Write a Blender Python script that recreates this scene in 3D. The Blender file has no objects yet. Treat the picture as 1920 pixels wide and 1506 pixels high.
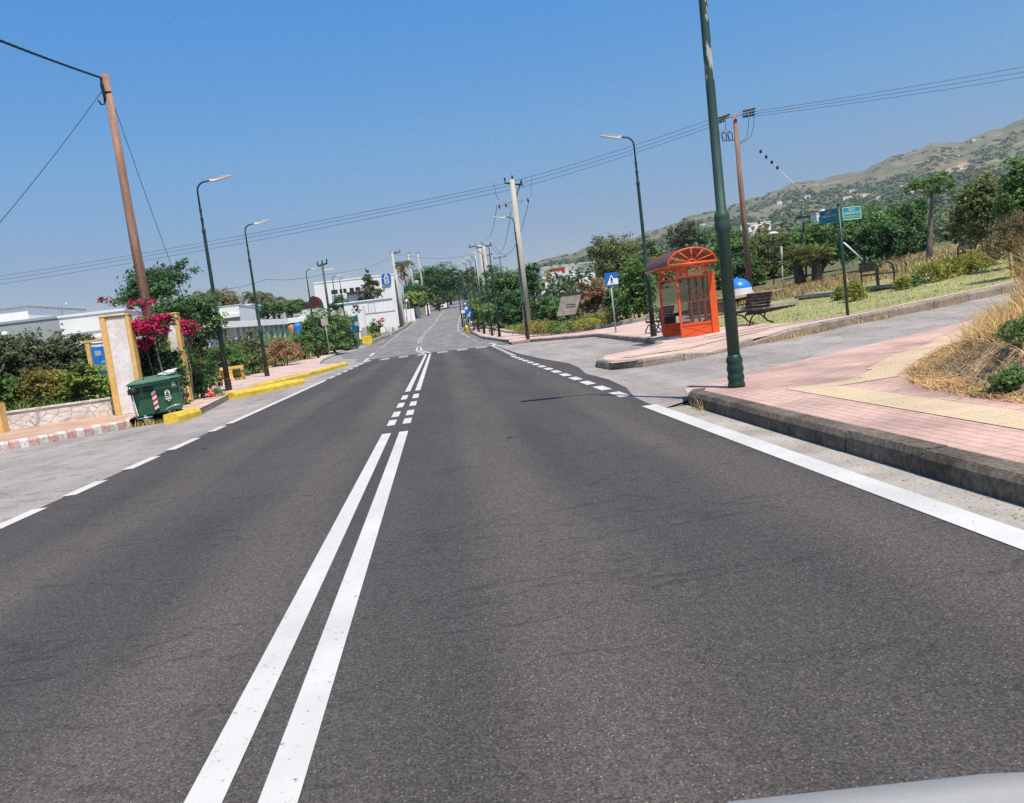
import bpy, bmesh, math, random
import numpy as np
from mathutils import Vector, Matrix
from mathutils.geometry import tessellate_polygon

random.seed(7)
sc = bpy.context.scene
COL = sc.collection
R = math.radians

# ------------------------------------------------------------------ camera frame (measured from the photograph)
FPX, VPX, VPY, CAMH, ROLL = 1500.0, 822.0, 618.0, 1.35, R(7.0)
def _cd(px, py): return np.array([(px-960)/FPX, -(py-753)/FPX, -1.0])
_v1 = _cd(VPX, VPY); _v2 = _v1 + np.array([math.cos(ROLL), math.sin(ROLL), 0])/FPX
_Y = _v1/np.linalg.norm(_v1); _Z = np.cross(_v2, _v1); _Z /= np.linalg.norm(_Z)
if _Z[1] < 0: _Z = -_Z
_X = np.cross(_Y, _Z)
CM = np.array([_X, _Y, _Z])

def clamp(v, a=0., b=1.): return max(a, min(b, v))
def prof(y): return float(np.interp(y, [-50, 56, 70, 92, 132, 162, 300, 420, 700], [0, 0, .16, .95, 2.4, 4.2, 10.3, 16, 20]))
def g(x, y):
    """height of the bare ground"""
    z = prof(y)
    x0 = 5.0 + 2.5*clamp((y-17)/6)
    z += 0.066*min(max(0, x-x0), 40)*clamp((y-8)/12) + 0.008*clamp(y-20, 0, 60)*clamp((x-9)/6)
    z += 2.0*clamp((-12.1-x)/3.5)*clamp((y-40)/13)
    return z
def ray(px, py):
    d = CM @ _cd(px, py); return d/d[1]
def P(px, py, Y):
    """the place seen at a pixel of the photograph, Y metres ahead"""
    d = ray(px, py); return Vector((d[0]*Y, Y, CAMH+d[2]*Y))
def on_ground(px, Y, off=0.):
    """a place on the ground Y metres ahead under the pixel column px (near its foot)"""
    d = ray(px, 600); x = d[0]*Y
    for _ in range(4):
        z = g(x, Y)+off
        py = VPY + (CAMH-z)/Y*FPX - (px-VPX)*math.tan(ROLL)
        x = ray(px, py)[0]*Y
    return Vector((x, Y, g(x, Y)+off))

# ------------------------------------------------------------------ materials
def new_mat(name):
    m = bpy.data.materials.new(name); m.use_nodes = True
    nt = m.node_tree; b = nt.nodes['Principled BSDF']
    return m, nt, b
def coords(nt, kind='Object', scale=None):
    tc = nt.nodes.new('ShaderNodeTexCoord'); out = tc.outputs[kind]
    if scale:
        mp = nt.nodes.new('ShaderNodeMapping'); mp.inputs['Scale'].default_value = scale
        nt.links.new(out, mp.inputs[0]); out = mp.outputs[0]
    return out
def noise(nt, vec, scale, detail=4., rough=.55):
    n = nt.nodes.new('ShaderNodeTexNoise'); n.inputs['Scale'].default_value = scale
    n.inputs['Detail'].default_value = detail; n.inputs['Roughness'].default_value = rough
    nt.links.new(vec, n.inputs['Vector']); return n.outputs['Fac']
def ramp(nt, fac, stops):
    r = nt.nodes.new('ShaderNodeValToRGB'); e = r.color_ramp.elements
    while len(e) < len(stops): e.new(.5)
    for el, (p, c) in zip(e, stops): el.position = p; el.color = (*c[:3], 1)
    nt.links.new(fac, r.inputs[0]); return r.outputs[0]
def mix(nt, fac, a, b, mode='MIX'):
    m = nt.nodes.new('ShaderNodeMix'); m.data_type = 'RGBA'; m.blend_type = mode
    for s, i in ((fac, 0), (a, 6), (b, 7)):
        if hasattr(s, 'links'): nt.links.new(s, m.inputs[i])
        else: m.inputs[i].default_value = s if i == 0 else (*s[:3], 1)
    return m.outputs[2]
def bump(nt, b, h, strength=.3, dist=.02):
    n = nt.nodes.new('ShaderNodeBump'); n.inputs['Strength'].default_value = strength; n.inputs['Distance'].default_value = dist
    nt.links.new(h, n.inputs['Height']); nt.links.new(n.outputs[0], b.inputs['Normal'])
def M_noise(name, c1, c2, scale=4., rough=.75, bmp=0., fine=None, metal=0., lo=.35, hi=.65, stretch=None, spec=.35, bdist=.01):
    m, nt, b = new_mat(name); v = coords(nt, 'Object', stretch)
    col = ramp(nt, noise(nt, v, scale), [(lo, c1), (hi, c2)])
    if fine:
        f = ramp(nt, noise(nt, v, fine[0], 3), [(.35, (1-fine[1],)*3), (.65, (1+fine[1]*.6,)*3)])
        col = mix(nt, 1., col, f, 'MULTIPLY')
    nt.links.new(col, b.inputs['Base Color'])
    b.inputs['Roughness'].default_value = rough; b.inputs['Metallic'].default_value = metal
    b.inputs['Specular IOR Level'].default_value = spec
    if bmp: bump(nt, b, noise(nt, v, (fine[0] if fine else scale*6), 4), bmp, bdist)
    return m
def dk(c, k=.75): return tuple(x*k for x in c)
def M_paint(name, c, rough=.45, wear=.12, scale=3.): return M_noise(name, dk(c, 1-wear*1.6), c, scale, rough, fine=(40, wear))
HAZE = .00015
LEAFK = 2.35
def M_leaf(name, cols, trans=.42, rough=.6, clump=.6, cs=.9, kk=None):
    m, nt, b = new_mat(name)
    geo = nt.nodes.new('ShaderNodeNewGeometry')
    cols = [tuple(min(.85, x*(kk or LEAFK)+(0 if kk else .014)) for x in c) for c in cols]; n = len(cols); col = ramp(nt, geo.outputs['Random Per Island'], [((i+.5)/n, c) for i, c in enumerate(cols)])
    f = ramp(nt, noise(nt, coords(nt, 'Object'), cs, 2), [(.32, (1-clump*.75,)*3), (.68, (1+clump*.55,)*3)])
    col = mix(nt, 1., col, f, 'MULTIPLY')
    nt.links.new(col, b.inputs['Base Color']); b.inputs['Roughness'].default_value = rough
    b.inputs['Specular IOR Level'].default_value = .25
    t = nt.nodes.new('ShaderNodeBsdfTranslucent'); nt.links.new(col, t.inputs[0])
    ms = nt.nodes.new('ShaderNodeMixShader'); ms.inputs[0].default_value = trans
    nt.links.new(b.outputs[0], ms.inputs[1]); nt.links.new(t.outputs[0], ms.inputs[2])
    nt.links.new(ms.outputs[0], nt.nodes['Material Output'].inputs[0])
    return m
def M_glass(name, tint, alpha=.72, rough=.06):
    m, nt, b = new_mat(name)
    b.inputs['Base Color'].default_value = (*tint, 1); b.inputs['Roughness'].default_value = rough; b.inputs['Specular IOR Level'].default_value = .35
    t = nt.nodes.new('ShaderNodeBsdfTransparent'); t.inputs[0].default_value = (.85, .87, .86, 1)
    ms = nt.nodes.new('ShaderNodeMixShader'); ms.inputs[0].default_value = 1-alpha
    nt.links.new(t.outputs[0], ms.inputs[1]); nt.links.new(b.outputs[0], ms.inputs[2])
    nt.links.new(ms.outputs[0], nt.nodes['Material Output'].inputs[0])
    return m

def M_asphalt_new():
    m, nt, b = new_mat('new_asphalt'); v = coords(nt)
    big = ramp(nt, noise(nt, coords(nt, 'Object', (1.1, .16, 1)), 1.1, 5), [(.3, (.065, .0605, .059)), (.7, (.093, .0865, .083))])
    fine = ramp(nt, noise(nt, v, 95, 3, .7), [(.3, (.4,)*3), (.5, (.96,)*3), (.72, (1.85, 1.8, 1.72))])
    col = mix(nt, 1., big, fine, 'MULTIPLY')
    med = ramp(nt, noise(nt, v, 22, 3), [(.35, (.9,)*3), (.65, (1.09,)*3)])
    col = mix(nt, 1., col, med, 'MULTIPLY')
    vo = nt.nodes.new('ShaderNodeTexVoronoi'); vo.inputs['Scale'].default_value = 70; nt.links.new(v, vo.inputs['Vector'])
    st = ramp(nt, vo.outputs['Distance'], [(.13, (1,)*3), (.24, (0,)*3)])
    wn = nt.nodes.new('ShaderNodeSeparateColor'); nt.links.new(vo.outputs['Color'], wn.inputs[0])
    pick = ramp(nt, wn.outputs[0], [(.64, (0,)*3), (.74, (1,)*3)])
    col = mix(nt, mix(nt, 1., st, pick, 'MULTIPLY'), col, (.3, .27, .22))
    vs_ = nt.nodes.new('ShaderNodeTexVoronoi'); vs_.inputs['Scale'].default_value = 1.15; nt.links.new(coords(nt, 'Object', (1, .55, 1)), vs_.inputs['Vector'])
    sp = ramp(nt, vs_.outputs['Distance'], [(.035, (1,)*3), (.06, (0,)*3)]); sc_ = nt.nodes.new('ShaderNodeSeparateColor'); nt.links.new(vs_.outputs['Color'], sc_.inputs[0])
    col = mix(nt, mix(nt, 1., sp, ramp(nt, sc_.outputs[1], [(.55, (0,)*3), (.6, (1,)*3)]), 'MULTIPLY'), col, (.022, .02, .02))
    se = ramp(nt, noise(nt, coords(nt, 'Object', (.35, 1.2, 1)), .55, 5, .6), [(.495, (1,)*3), (.5, (.72,)*3), (.505, (1,)*3)]); col = mix(nt, 1., col, se, 'MULTIPLY')
    # wheel tracks polished a little paler, tar smears
    sx = nt.nodes.new('ShaderNodeSeparateXYZ'); nt.links.new(v, sx.inputs[0])
    s = nt.nodes.new('ShaderNodeMath'); s.operation = 'SINE'
    k = nt.nodes.new('ShaderNodeMath'); k.operation = 'MULTIPLY'; k.inputs[1].default_value = 3.6
    nt.links.new(sx.outputs[0], k.inputs[0]); nt.links.new(k.outputs[0], s.inputs[0])
    tr = ramp(nt, s.outputs[0], [(0., (.88, .88, .9)), (.9, (1.14, 1.12, 1.08))])
    col = mix(nt, 1., col, tr, 'MULTIPLY')
    nt.links.new(col, b.inputs['Base Color']); b.inputs['Roughness'].default_value = .85
    b.inputs['Specular IOR Level'].default_value = .12
    bump(nt, b, noise(nt, v, 130, 3, .7), .55, .006)
    return m
def M_asphalt_old(name='old_asphalt', a=(.29, .258, .232), c=(.385, .347, .315)):
    m, nt, b = new_mat(name); v = coords(nt)
    col = ramp(nt, noise(nt, v, .55, 7, .6), [(.32, a), (.68, c)])
    fine = ramp(nt, noise(nt, v, 55, 3, .7), [(.3, (.62,)*3), (.55, (1.,)*3), (.75, (1.3,)*3)])
    col = mix(nt, 1., col, fine, 'MULTIPLY')
    # cracks and tar lines
    n1 = noise(nt, coords(nt, 'Object', (1, 2.2, 1)), .7, 6, .62)
    cr = ramp(nt, n1, [(.486, (1,)*3), (.5, (.5,)*3), (.514, (1,)*3)])
    col = mix(nt, 1., col, cr, 'MULTIPLY')
    st = ramp(nt, noise(nt, coords(nt, 'Object', (1.3, .25, 1)), .9, 4), [(.4, (.82,)*3), (.6, (1.05,)*3)])
    col = mix(nt, 1., col, st, 'MULTIPLY')
    nt.links.new(col, b.inputs['Base Color']); b.inputs['Roughness'].default_value = .85
    bump(nt, b, noise(nt, v, 80, 3, .7), .4, .006)
    return m
def M_bricks(name, c1, c2, mortar, bw=.2, rh=.1, uv=False, rot=0., ms=.007, offs=.5, dirt=.45):
    m, nt, b = new_mat(name)
    v = coords(nt, 'UV' if uv else 'Object')
    mp = nt.nodes.new('ShaderNodeMapping'); mp.inputs['Rotation'].default_value = (0, 0, rot); nt.links.new(v, mp.inputs[0])
    bt = nt.nodes.new('ShaderNodeTexBrick'); nt.links.new(mp.outputs[0], bt.inputs['Vector'])
    for k, val in (('Color1', c1), ('Color2', c2), ('Mortar', mortar)): bt.inputs[k].default_value = (*val, 1)
    bt.inputs['Scale'].default_value = 1; bt.inputs['Mortar Size'].default_value = ms; bt.inputs['Brick Width'].default_value = bw
    bt.inputs['Row Height'].default_value = rh; bt.offset = offs; bt.inputs['Bias'].default_value = 0
    vo = coords(nt)
    d = ramp(nt, noise(nt, vo, .9, 6, .6), [(.3, (1-dirt,)*3), (.62, (1.06,)*3)])
    f = ramp(nt, noise(nt, vo, 45, 3), [(.3, (.86,)*3), (.7, (1.1,)*3)])
    col = mix(nt, 1., mix(nt, 1., bt.outputs['Color'], d, 'MULTIPLY'), f, 'MULTIPLY')
    nt.links.new(col, b.inputs['Base Color']); b.inputs['Roughness'].default_value = .85
    inv = nt.nodes.new('ShaderNodeInvert'); nt.links.new(bt.outputs['Fac'], inv.inputs[1])
    bump(nt, b, inv.outputs[0], .6, .01)
    return m
def M_mark(name, base, worn=0.12, under=(.07, .068, .066)):
    m, nt, b = new_mat(name); v = coords(nt)
    n1 = noise(nt, v, 30, 5, .7)
    w = ramp(nt, n1, [(.62-worn*1.3, (0,)*3), (.74-worn*.6, (1,)*3)])
    col = mix(nt, w, base, under)
    big = ramp(nt, noise(nt, v, 1.2, 4), [(.35, (.86,)*3), (.65, (1.03,)*3)])
    col = mix(nt, 1., col, big, 'MULTIPLY')
    nt.links.new(col, b.inputs['Base Color']); b.inputs['Roughness'].default_value = .7
    bump(nt, b, noise(nt, v, 110, 3), .4, .004)
    return m
def M_ground():
    m, nt, b = new_mat('dry_ground'); v = coords(nt)
    a = ramp(nt, noise(nt, v, .18, 6, .6), [(.3, (.16, .125, .065)), (.5, (.12, .115, .05)), (.7, (.075, .095, .035))])
    f = ramp(nt, noise(nt, v, 7, 5, .7), [(.3, (.55,)*3), (.7, (1.4,)*3)])
    col = mix(nt, 1., a, f, 'MULTIPLY')
    nt.links.new(col, b.inputs['Base Color']); b.inputs['Roughness'].default_value = .95
    bump(nt, b, noise(nt, v, 12, 4), .8, .05)
    return m
def M_hill():
    m, nt, b = new_mat('hill_grass'); v = coords(nt)
    a = ramp(nt, noise(nt, v, .011, 9, .68), [(.3, (.06, .075, .035)), (.45, (.125, .125, .065)), (.6, (.175, .155, .09)), (.72, (.3, .25, .18))])
    st = ramp(nt, noise(nt, coords(nt, 'Object', (.4, 1, 3.)), .03, 6, .65), [(.3, (.6,)*3), (.6, (1.1,)*3), (.75, (1.45,)*3)])
    col = mix(nt, 1., a, st, 'MULTIPLY')
    nt.links.new(col, b.inputs['Base Color']); b.inputs['Roughness'].default_value = .95
    return m
def M_peel(name, base, under, lo=.535, hi=.56, scale=5.):
    m, nt, b = new_mat(name); v = coords(nt, 'Object', (1., 1., .28))
    n1 = noise(nt, v, scale, 6, .62)
    # peel only where the coat is old: high up the post, sun side
    sx = nt.nodes.new('ShaderNodeSeparateXYZ'); nt.links.new(coords(nt), sx.inputs[0])
    hz = nt.nodes.new('ShaderNodeMapRange'); hz.inputs[1].default_value = 2.2; hz.inputs[2].default_value = 4.2
    hz.inputs[3].default_value = -.1; hz.inputs[4].default_value = .035; nt.links.new(sx.outputs[2], hz.inputs[0])
    ad = nt.nodes.new('ShaderNodeMath'); nt.links.new(n1, ad.inputs[0]); nt.links.new(hz.outputs[0], ad.inputs[1])
    w = ramp(nt, ad.outputs[0], [(lo, (0,)*3), (hi, (1,)*3)])
    base2 = ramp(nt, noise(nt, v, 14, 4), [(.35, dk(base, .75)), (.65, base)])
    nt.links.new(mix(nt, w, base2, under), b.inputs['Base Color']); b.inputs['Roughness'].default_value = .55
    bump(nt, b, ad.outputs[0], .25, .01)
    return m

MAT = {}
def mk(key, m): MAT[key] = m; return m
mk('asph', M_asphalt_new()); mk('old', M_asphalt_old()); mk('oldb', M_asphalt_old('far_asphalt', (.175, .166, .158), (.25, .236, .22)))
mk('pink', M_bricks('pink_pavers', (.52, .345, .285), (.57, .385, .32), (.37, .25, .2), rot=R(90)))
mk('pinkb', M_bricks('pink_worn_paving', (.55, .395, .335), (.6, .43, .37), (.48, .34, .28), .4, .4, dirt=.3))
mk('tan', M_noise('tan_concrete', (.4, .26, .17), (.52, .36, .26), 1.2, .9, .2, (30, .15)))
mk('tact', M_bricks('yellow_tactile', (.59, .46, .29), (.62, .49, .33), (.47, .36, .23), .3, .055, uv=True, ms=.011, offs=0., dirt=.25))
mk('white', M_mark('road_white', (.545, .535, .51), .012)); mk('worn', M_mark('worn_white', (.42, .415, .405), .1))
mk('faint', M_mark('faded_white', (.52, .49, .45), .16, (.22, .21, .2)))
mk('kerb', M_noise('kerb_concrete', (.2, .165, .125), (.36, .315, .25), 2.5, .9, .5, (26, .35), lo=.3, hi=.7))
mk('kerbdark', M_noise('kerb_dark_concrete', (.05, .043, .035), (.2, .165, .125), 2.2, .9, .6, (24, .4), lo=.3, hi=.75))  # stained concrete, darkened overall so its road face reads as shaded
mk('kerbpale', M_noise('kerb_pale_concrete', (.36, .33, .29), (.52, .49, .44), 2.5, .9, .3, (26, .2)))
mk('kyel', M_noise('kerb_yellow_paint', (.6, .4, .03), (.78, .58, .07), 3, .6, .3, (20, .2)))
mk('kwht', M_noise('kerb_white_paint', (.55, .49, .44), (.72, .67, .63), 5, .7, .3, (20, .25)))
mk('kred', M_noise('kerb_faded_red_paint', (.52, .27, .24), (.66, .46, .42), 5, .7, .3, (20, .25)))
mk('gutter', M_noise('gutter_concrete', (.27, .25, .22), (.4, .375, .335), 1.8, .9, .35, (40, .16)))
mk('ground', M_ground()); mk('hill', M_hill())
mk('soil', M_noise('dry_soil', (.24, .17, .09), (.42, .31, .18), 2.2, .95, .9, (30, .6), bdist=.03))
mk('lawn', M_noise('lawn_soil', (.25, .27, .095), (.35, .33, .15), .9, .95, .8, (14, .45), bdist=.03))
mk('green', M_paint('lamp_green', (.022, .06, .045), .4, .2)); mk('peel', M_peel('peeling_green_paint', (.03, .075, .058), (.42, .44, .42)))
mk('ledw', M_paint('lamp_head_white', (.72, .74, .74), .35, .06)); mk('dbrown', M_paint('dark_brown_paint', (.035, .026, .022), .5, .25))
mk('wood', M_noise('weathered_pole_wood', (.17, .09, .065), (.35, .215, .155), 2.5, .85, .5, (30, .35), stretch=(3, 3, .25)))
mk('conc', M_noise('grey_pole_concrete', (.36, .34, .29), (.5, .475, .41), 1.5, .9, .3, (30, .15), stretch=(1, 1, .3)))
mk('steel', M_noise('galvanised_steel', (.36, .37, .37), (.52, .53, .53), 6, .4, 0, (60, .1), .55))
mk('black', M_paint('black_rubber', (.018, .018, .02), .6, .2)); mk('iron', M_paint('black_cast_iron', (.02, .02, .022), .45, .2))
mk('wwall', M_noise('white_plaster', (.8, .79, .765), (.87, .865, .85), .5, .85, .15, (12, .06)))
mk('wwall2', M_noise('cool_white_plaster', (.76, .765, .76), (.85, .855, .85), .5, .85, .1, (12, .06)))
mk('gwall', M_noise('grey_render', (.33, .36, .37), (.37, .4, .41), .3, .9, .1, (12, .05)))
mk('beige', M_noise('beige_render', (.52, .4, .3), (.6, .48, .37), .5, .9, .1, (12, .06)))
mk('gate_white', M_noise('weathered_white_plaster', (.62, .58, .52), (.78, .76, .73), 1.6, .9, .35, (9, .12)))
mk('gate_yel', M_noise('ochre_plaster', (.62, .37, .1), (.75, .5, .2), 2, .9, .3, (12, .1)))
def M_stone():
    m, nt, b = new_mat('white_stone_wall'); v = coords(nt)
    vo = nt.nodes.new('ShaderNodeTexVoronoi'); vo.feature = 'DISTANCE_TO_EDGE'; vo.inputs['Scale'].default_value = 4.2; nt.links.new(coords(nt, 'Object', (1, 1, 1.6)), vo.inputs['Vector'])
    c1 = ramp(nt, noise(nt, v, 3, 5), [(.3, (.5, .45, .4)), (.65, (.74, .71, .67))])
    col = mix(nt, ramp(nt, vo.outputs['Distance'], [(.015, (1,)*3), (.05, (0,)*3)]), c1, (.33, .27, .22)); nt.links.new(col, b.inputs['Base Color']); b.inputs['Roughness'].default_value = .9
    bump(nt, b, vo.outputs['Distance'], .5, .02); return m
mk('stone', M_stone())
mk('dark', M_paint('dark_window', (.03, .035, .04), .15, .2)); mk('redp', M_paint('sign_red', (.62, .04, .03), .4, .1))
mk('orangered', M_paint('shelter_red_paint', (.72, .105, .025), .38, .08)); mk('deepred', M_paint('dark_red_canopy_and_bract_shade', (.09, .02, .02), .8, .2))
mk('pinkp', M_paint('pink_panel', (.6, .1, .22), .5, .1)); mk('orange', M_paint('orange_plastic', (.7, .22, .05), .4, .1))
mk('blue', M_paint('sign_blue', (.01, .14, .48), .35, .06)); mk('bluebin', M_paint('recycling_blue', (.02, .2, .62), .35, .08))
mk('teal', M_paint('sign_teal', (.01, .3, .31), .35, .06)); mk('tealdark', M_paint('dark_teal_and_plate_shade', (.01, .13, .2), .4, .1))  # dark teal serves kiosk and gate, and the shaded copy of the name plate
mk('yell', M_paint('sign_yellow_lettering', (.55, .6, .12), .5, .05)); mk('yplast', M_paint('barrier_yellow', (.82, .6, .02), .4, .08))
mk('wpaint', M_paint('white_sign_paint', (.8, .8, .79), .4, .05)); mk('signback', M_paint('grey_sign_back', (.42, .43, .42), .5, .1))
mk('bing', M_noise('bin_green_plastic', (.028, .105, .055), (.045, .15, .082), 2, .5, .1, (25, .15)))
mk('binl', M_noise('bin_lid_faded_green', (.05, .13, .085), (.085, .18, .125), 2, .55, .1, (25, .15)))
mk('slat', M_noise('bench_wood', (.05, .024, .018), (.09, .048, .036), 5, .6, .3, (40, .25), stretch=(.3, 3, 3)))
mk('slatg', M_noise('park_bench_wood', (.05, .045, .035), (.1, .085, .06), 5, .7, .3, (40, .25)))
mk('plank', M_noise('grey_deck_wood', (.27, .23, .18), (.42, .37, .3), 3, .85, .3, (40, .2)))
mk('board', M_noise('faded_board', (.19, .16, .14), (.28, .245, .22), 3, .6, .1, (30, .15)))
mk('glass', M_glass('shelter_glass', (.1, .11, .11), .84)); mk('roofp', M_glass('smoked_roof_panel', (.2, .085, .065), .42, .45))
mk('bag', M_noise('white_plastic_bag', (.7, .7, .69), (.82, .82, .8), 8, .4, .3, (30, .1)))
mk('carp', M_paint('car_silver_paint', (.37, .37, .355), .5, .03)); mk('tile', M_noise('red_roof_tile', (.3, .1, .05), (.42, .17, .09), 3, .85, .3, (20, .2)))
mk('bark', M_noise('grey_brown_bark', (.13, .1, .075), (.26, .215, .17), 5, .9, .7, (24, .35), stretch=(2, 2, .5)))
mk('barkd', M_noise('dark_bark', (.05, .035, .025), (.11, .08, .055), 5, .9, .7, (24, .35)))
mk('earth', M_noise('bare_red_earth', (.3, .19, .12), (.42, .28, .19), .05, .95, 0, (.3, .3))); mk('rock', M_noise('pale_rock', (.36, .32, .26), (.52, .47, .4), .08, .95, 0, (.4, .3)))
L = {}
L['dark'] = M_leaf('leaf_dark_green', [(.022, .055, .016), (.04, .085, .024), (.06, .105, .032)])
L['deep'] = M_leaf('leaf_deep_green', [(.016, .046, .014), (.028, .07, .02), (.045, .095, .028)])
L['mid'] = M_leaf('leaf_mid_green', [(.04, .085, .022), (.06, .115, .03), (.085, .14, .04)])
L['fresh'] = M_leaf('leaf_fresh_green', [(.07, .12, .02), (.105, .16, .03), (.15, .19, .045)])
L['olive'] = M_leaf('leaf_olive', [(.045, .065, .02), (.07, .09, .03), (.105, .115, .04)])
L['grey'] = M_leaf('leaf_grey_olive', [(.035, .05, .024), (.052, .066, .03), (.08, .088, .042)])
L['brown'] = M_leaf('leaf_brown_olive', [(.08, .075, .025), (.12, .095, .035), (.07, .09, .03), (.14, .11, .05)])
L['rust'] = M_leaf('leaf_rust', [(.2, .1, .05), (.26, .15, .08), (.16, .09, .05), (.12, .11, .04)])
L['redbush'] = M_leaf('leaf_reddish', [(.1, .075, .03), (.14, .08, .04), (.2, .07, .06), (.09, .1, .035)])
L['ylw'] = M_leaf('leaf_yellow_green', [(.12, .13, .02), (.18, .18, .03), (.1, .11, .025)])
L['ylwbr'] = M_leaf('leaf_yellow_brown', [(.13, .11, .025), (.18, .14, .035), (.09, .1, .025)])
L['magenta'] = M_leaf('bract_magenta', [(.5, .012, .11), (.62, .03, .15), (.36, .01, .08)], .35, kk=1.15)
L['coral'] = M_leaf('blossom_coral_pink', [(.7, .08, .1), (.75, .2, .22), (.6, .05, .08)], .35, kk=1.1)
L['straw'] = M_leaf('grass_straw', [(.3, .2, .08), (.42, .3, .13), (.24, .15, .06), (.36, .25, .12)], .3, .8, .35)
L['brush'] = M_leaf('leaf_dry_brush', [(.12, .1, .05), (.17, .14, .07), (.09, .085, .04), (.2, .165, .09)], .25, .85, .5, kk=1.35)
L['bank'] = M_leaf('grass_bank', [(.3, .2, .09), (.16, .1, .05), (.36, .27, .14), (.1, .07, .035), (.26, .17, .08)], .25, .85, .45, 1.6)
L['strawd'] = M_leaf('grass_straw_brown', [(.2, .13, .05), (.3, .2, .09), (.15, .12, .045)], .3, .8, .35)
L['lawn'] = M_leaf('grass_lawn', [(.18, .18, .06), (.23, .21, .085), (.14, .16, .05), (.28, .23, .12)], .3, .8, .3)
L['reed'] = M_leaf('leaf_reed', [(.06, .11, .04), (.09, .14, .05), (.12, .16, .07)], .3)
L['palm'] = M_leaf('leaf_palm', [(.06, .08, .03), (.085, .1, .04), (.12, .12, .06)], .2)
L['sago'] = M_leaf('leaf_sago', [(.07, .09, .02), (.1, .12, .025), (.13, .14, .03)], .2)
L['hill'] = M_leaf('scrub_blue_green', [(.03, .05, .026), (.045, .065, .034), (.06, .078, .04)], .15, .8, .4, .02)
L['wood'] = M_leaf('woodland_leaf', [(.028, .05, .02), (.045, .072, .026), (.065, .085, .034)], .2, .7, .6, .08)

# ------------------------------------------------------------------ mesh builder
class MB:
    def __init__(s): s.v = []; s.f = []; s.m = []; s.s = []
    def add(s, vs, fs, mi=0, smooth=False, T=None):
        o = len(s.v)
        s.v += [tuple(T @ Vector(v)) if T else tuple(v) for v in vs]
        for f in fs: s.f.append(tuple(i+o for i in f)); s.m.append(mi); s.s.append(smooth)
        return s
    def box(s, x0, x1, y0, y1, z0, z1, mi=0, T=None):
        vs = [(x, y, z) for z in (z0, z1) for y in (y0, y1) for x in (x0, x1)]
        return s.add(vs, [(0, 2, 3, 1), (4, 5, 7, 6), (0, 1, 5, 4), (2, 6, 7, 3), (0, 4, 6, 2), (1, 3, 7, 5)], mi, False, T)
    def beam(s, a, b, w, h, mi=0, up=(0, 0, 1)):
        a, b = Vector(a), Vector(b); d = (b-a); ln = d.length; d.normalize()
        u = Vector(up); sd = d.cross(u)
        if sd.length < 1e-4: sd = d.cross(Vector((1, 0, 0)))
        sd.normalize(); u = sd.cross(d)
        T = Matrix((sd, d, u)).transposed().to_4x4(); T.translation = a
        return s.box(-w/2, w/2, 0, ln, -h/2, h/2, mi, T)
    def tube(s, pts, r, n=8, mi=0, cap=True):
        pts = [Vector(p) for p in pts]; k = len(pts)
        rs = r if isinstance(r, (list, tuple)) else [r]*k
        o = len(s.v); ref = None
        for i, p in enumerate(pts):
            d = (pts[min(i+1, k-1)]-pts[max(i-1, 0)]).normalized()
            if ref is None: ref = d.orthogonal().normalized()
            ref = (ref - d*ref.dot(d)).normalized(); q = d.cross(ref)
            for j in range(n):
                a = 2*math.pi*j/n; s.v.append(tuple(p + (ref*math.cos(a)+q*math.sin(a))*rs[i]))
        for i in range(k-1):
            for j in range(n):
                j2 = (j+1) % n
                s.f.append((o+i*n+j, o+i*n+j2, o+(i+1)*n+j2, o+(i+1)*n+j)); s.m.append(mi); s.s.append(True)
        if cap:
            s.f.append(tuple(o+j for j in range(n))[::-1]); s.m.append(mi); s.s.append(False)
            s.f.append(tuple(o+(k-1)*n+j for j in range(n))); s.m.append(mi); s.s.append(False)
        return s
    def lathe(s, prf, c=(0, 0, 0), n=16, mi=0, flat=False):
        o = len(s.v); c = Vector(c)
        for r, z in prf:
            for j in range(n):
                a = 2*math.pi*j/n; s.v.append((c.x+r*math.cos(a), c.y+r*math.sin(a), c.z+z))
        for i in range(len(prf)-1):
            for j in range(n):
                j2 = (j+1) % n
                s.f.append((o+i*n+j, o+i*n+j2, o+(i+1)*n+j2, o+(i+1)*n+j)); s.m.append(mi); s.s.append(not flat)
        s.f.append(tuple(o+j for j in range(n))[::-1]); s.m.append(mi); s.s.append(False)
        s.f.append(tuple(o+(len(prf)-1)*n+j for j in range(n))); s.m.append(mi); s.s.append(False)
        return s
    def prism(s, poly, y0, y1, mi=0, T=None):
        """outline in x,z given thickness along y"""
        n = len(poly)
        vs = [(x, y0, z) for x, z in poly]+[(x, y1, z) for x, z in poly]
        fs = [tuple(range(n)), tuple(range(2*n-1, n-1, -1))]+[(i, i+n, (i+1) % n+n, (i+1) % n) for i in range(n)]
        return s.add(vs, fs, mi, False, T)
    def build(s, name, mats, parent=None, bevel=0., loc=None, rot=None):
        me = bpy.data.meshes.new(name); me.from_pydata(s.v, [], s.f)
        if not isinstance(mats, (list, tuple)): mats = [mats]
        for m in mats: me.materials.append(MAT[m] if isinstance(m, str) else m)
        me.polygons.foreach_set('material_index', s.m); me.polygons.foreach_set('use_smooth', s.s)
        bm = bmesh.new(); bm.from_mesh(me)
        bmesh.ops.recalc_face_normals(bm, faces=bm.faces)
        if bevel: bmesh.ops.bevel(bm, geom=[e for e in bm.edges if e.is_manifold and e.calc_face_angle(0) > .5], offset=bevel, segments=2, affect='EDGES', clamp_overlap=True)
        bm.to_mesh(me); bm.free(); me.update()
        o = bpy.data.objects.new(name, me); COL.objects.link(o)
        if parent: o.parent = parent
        if loc is not None: o.location = loc
        if rot is not None: o.rotation_euler = rot
        return o
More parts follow.
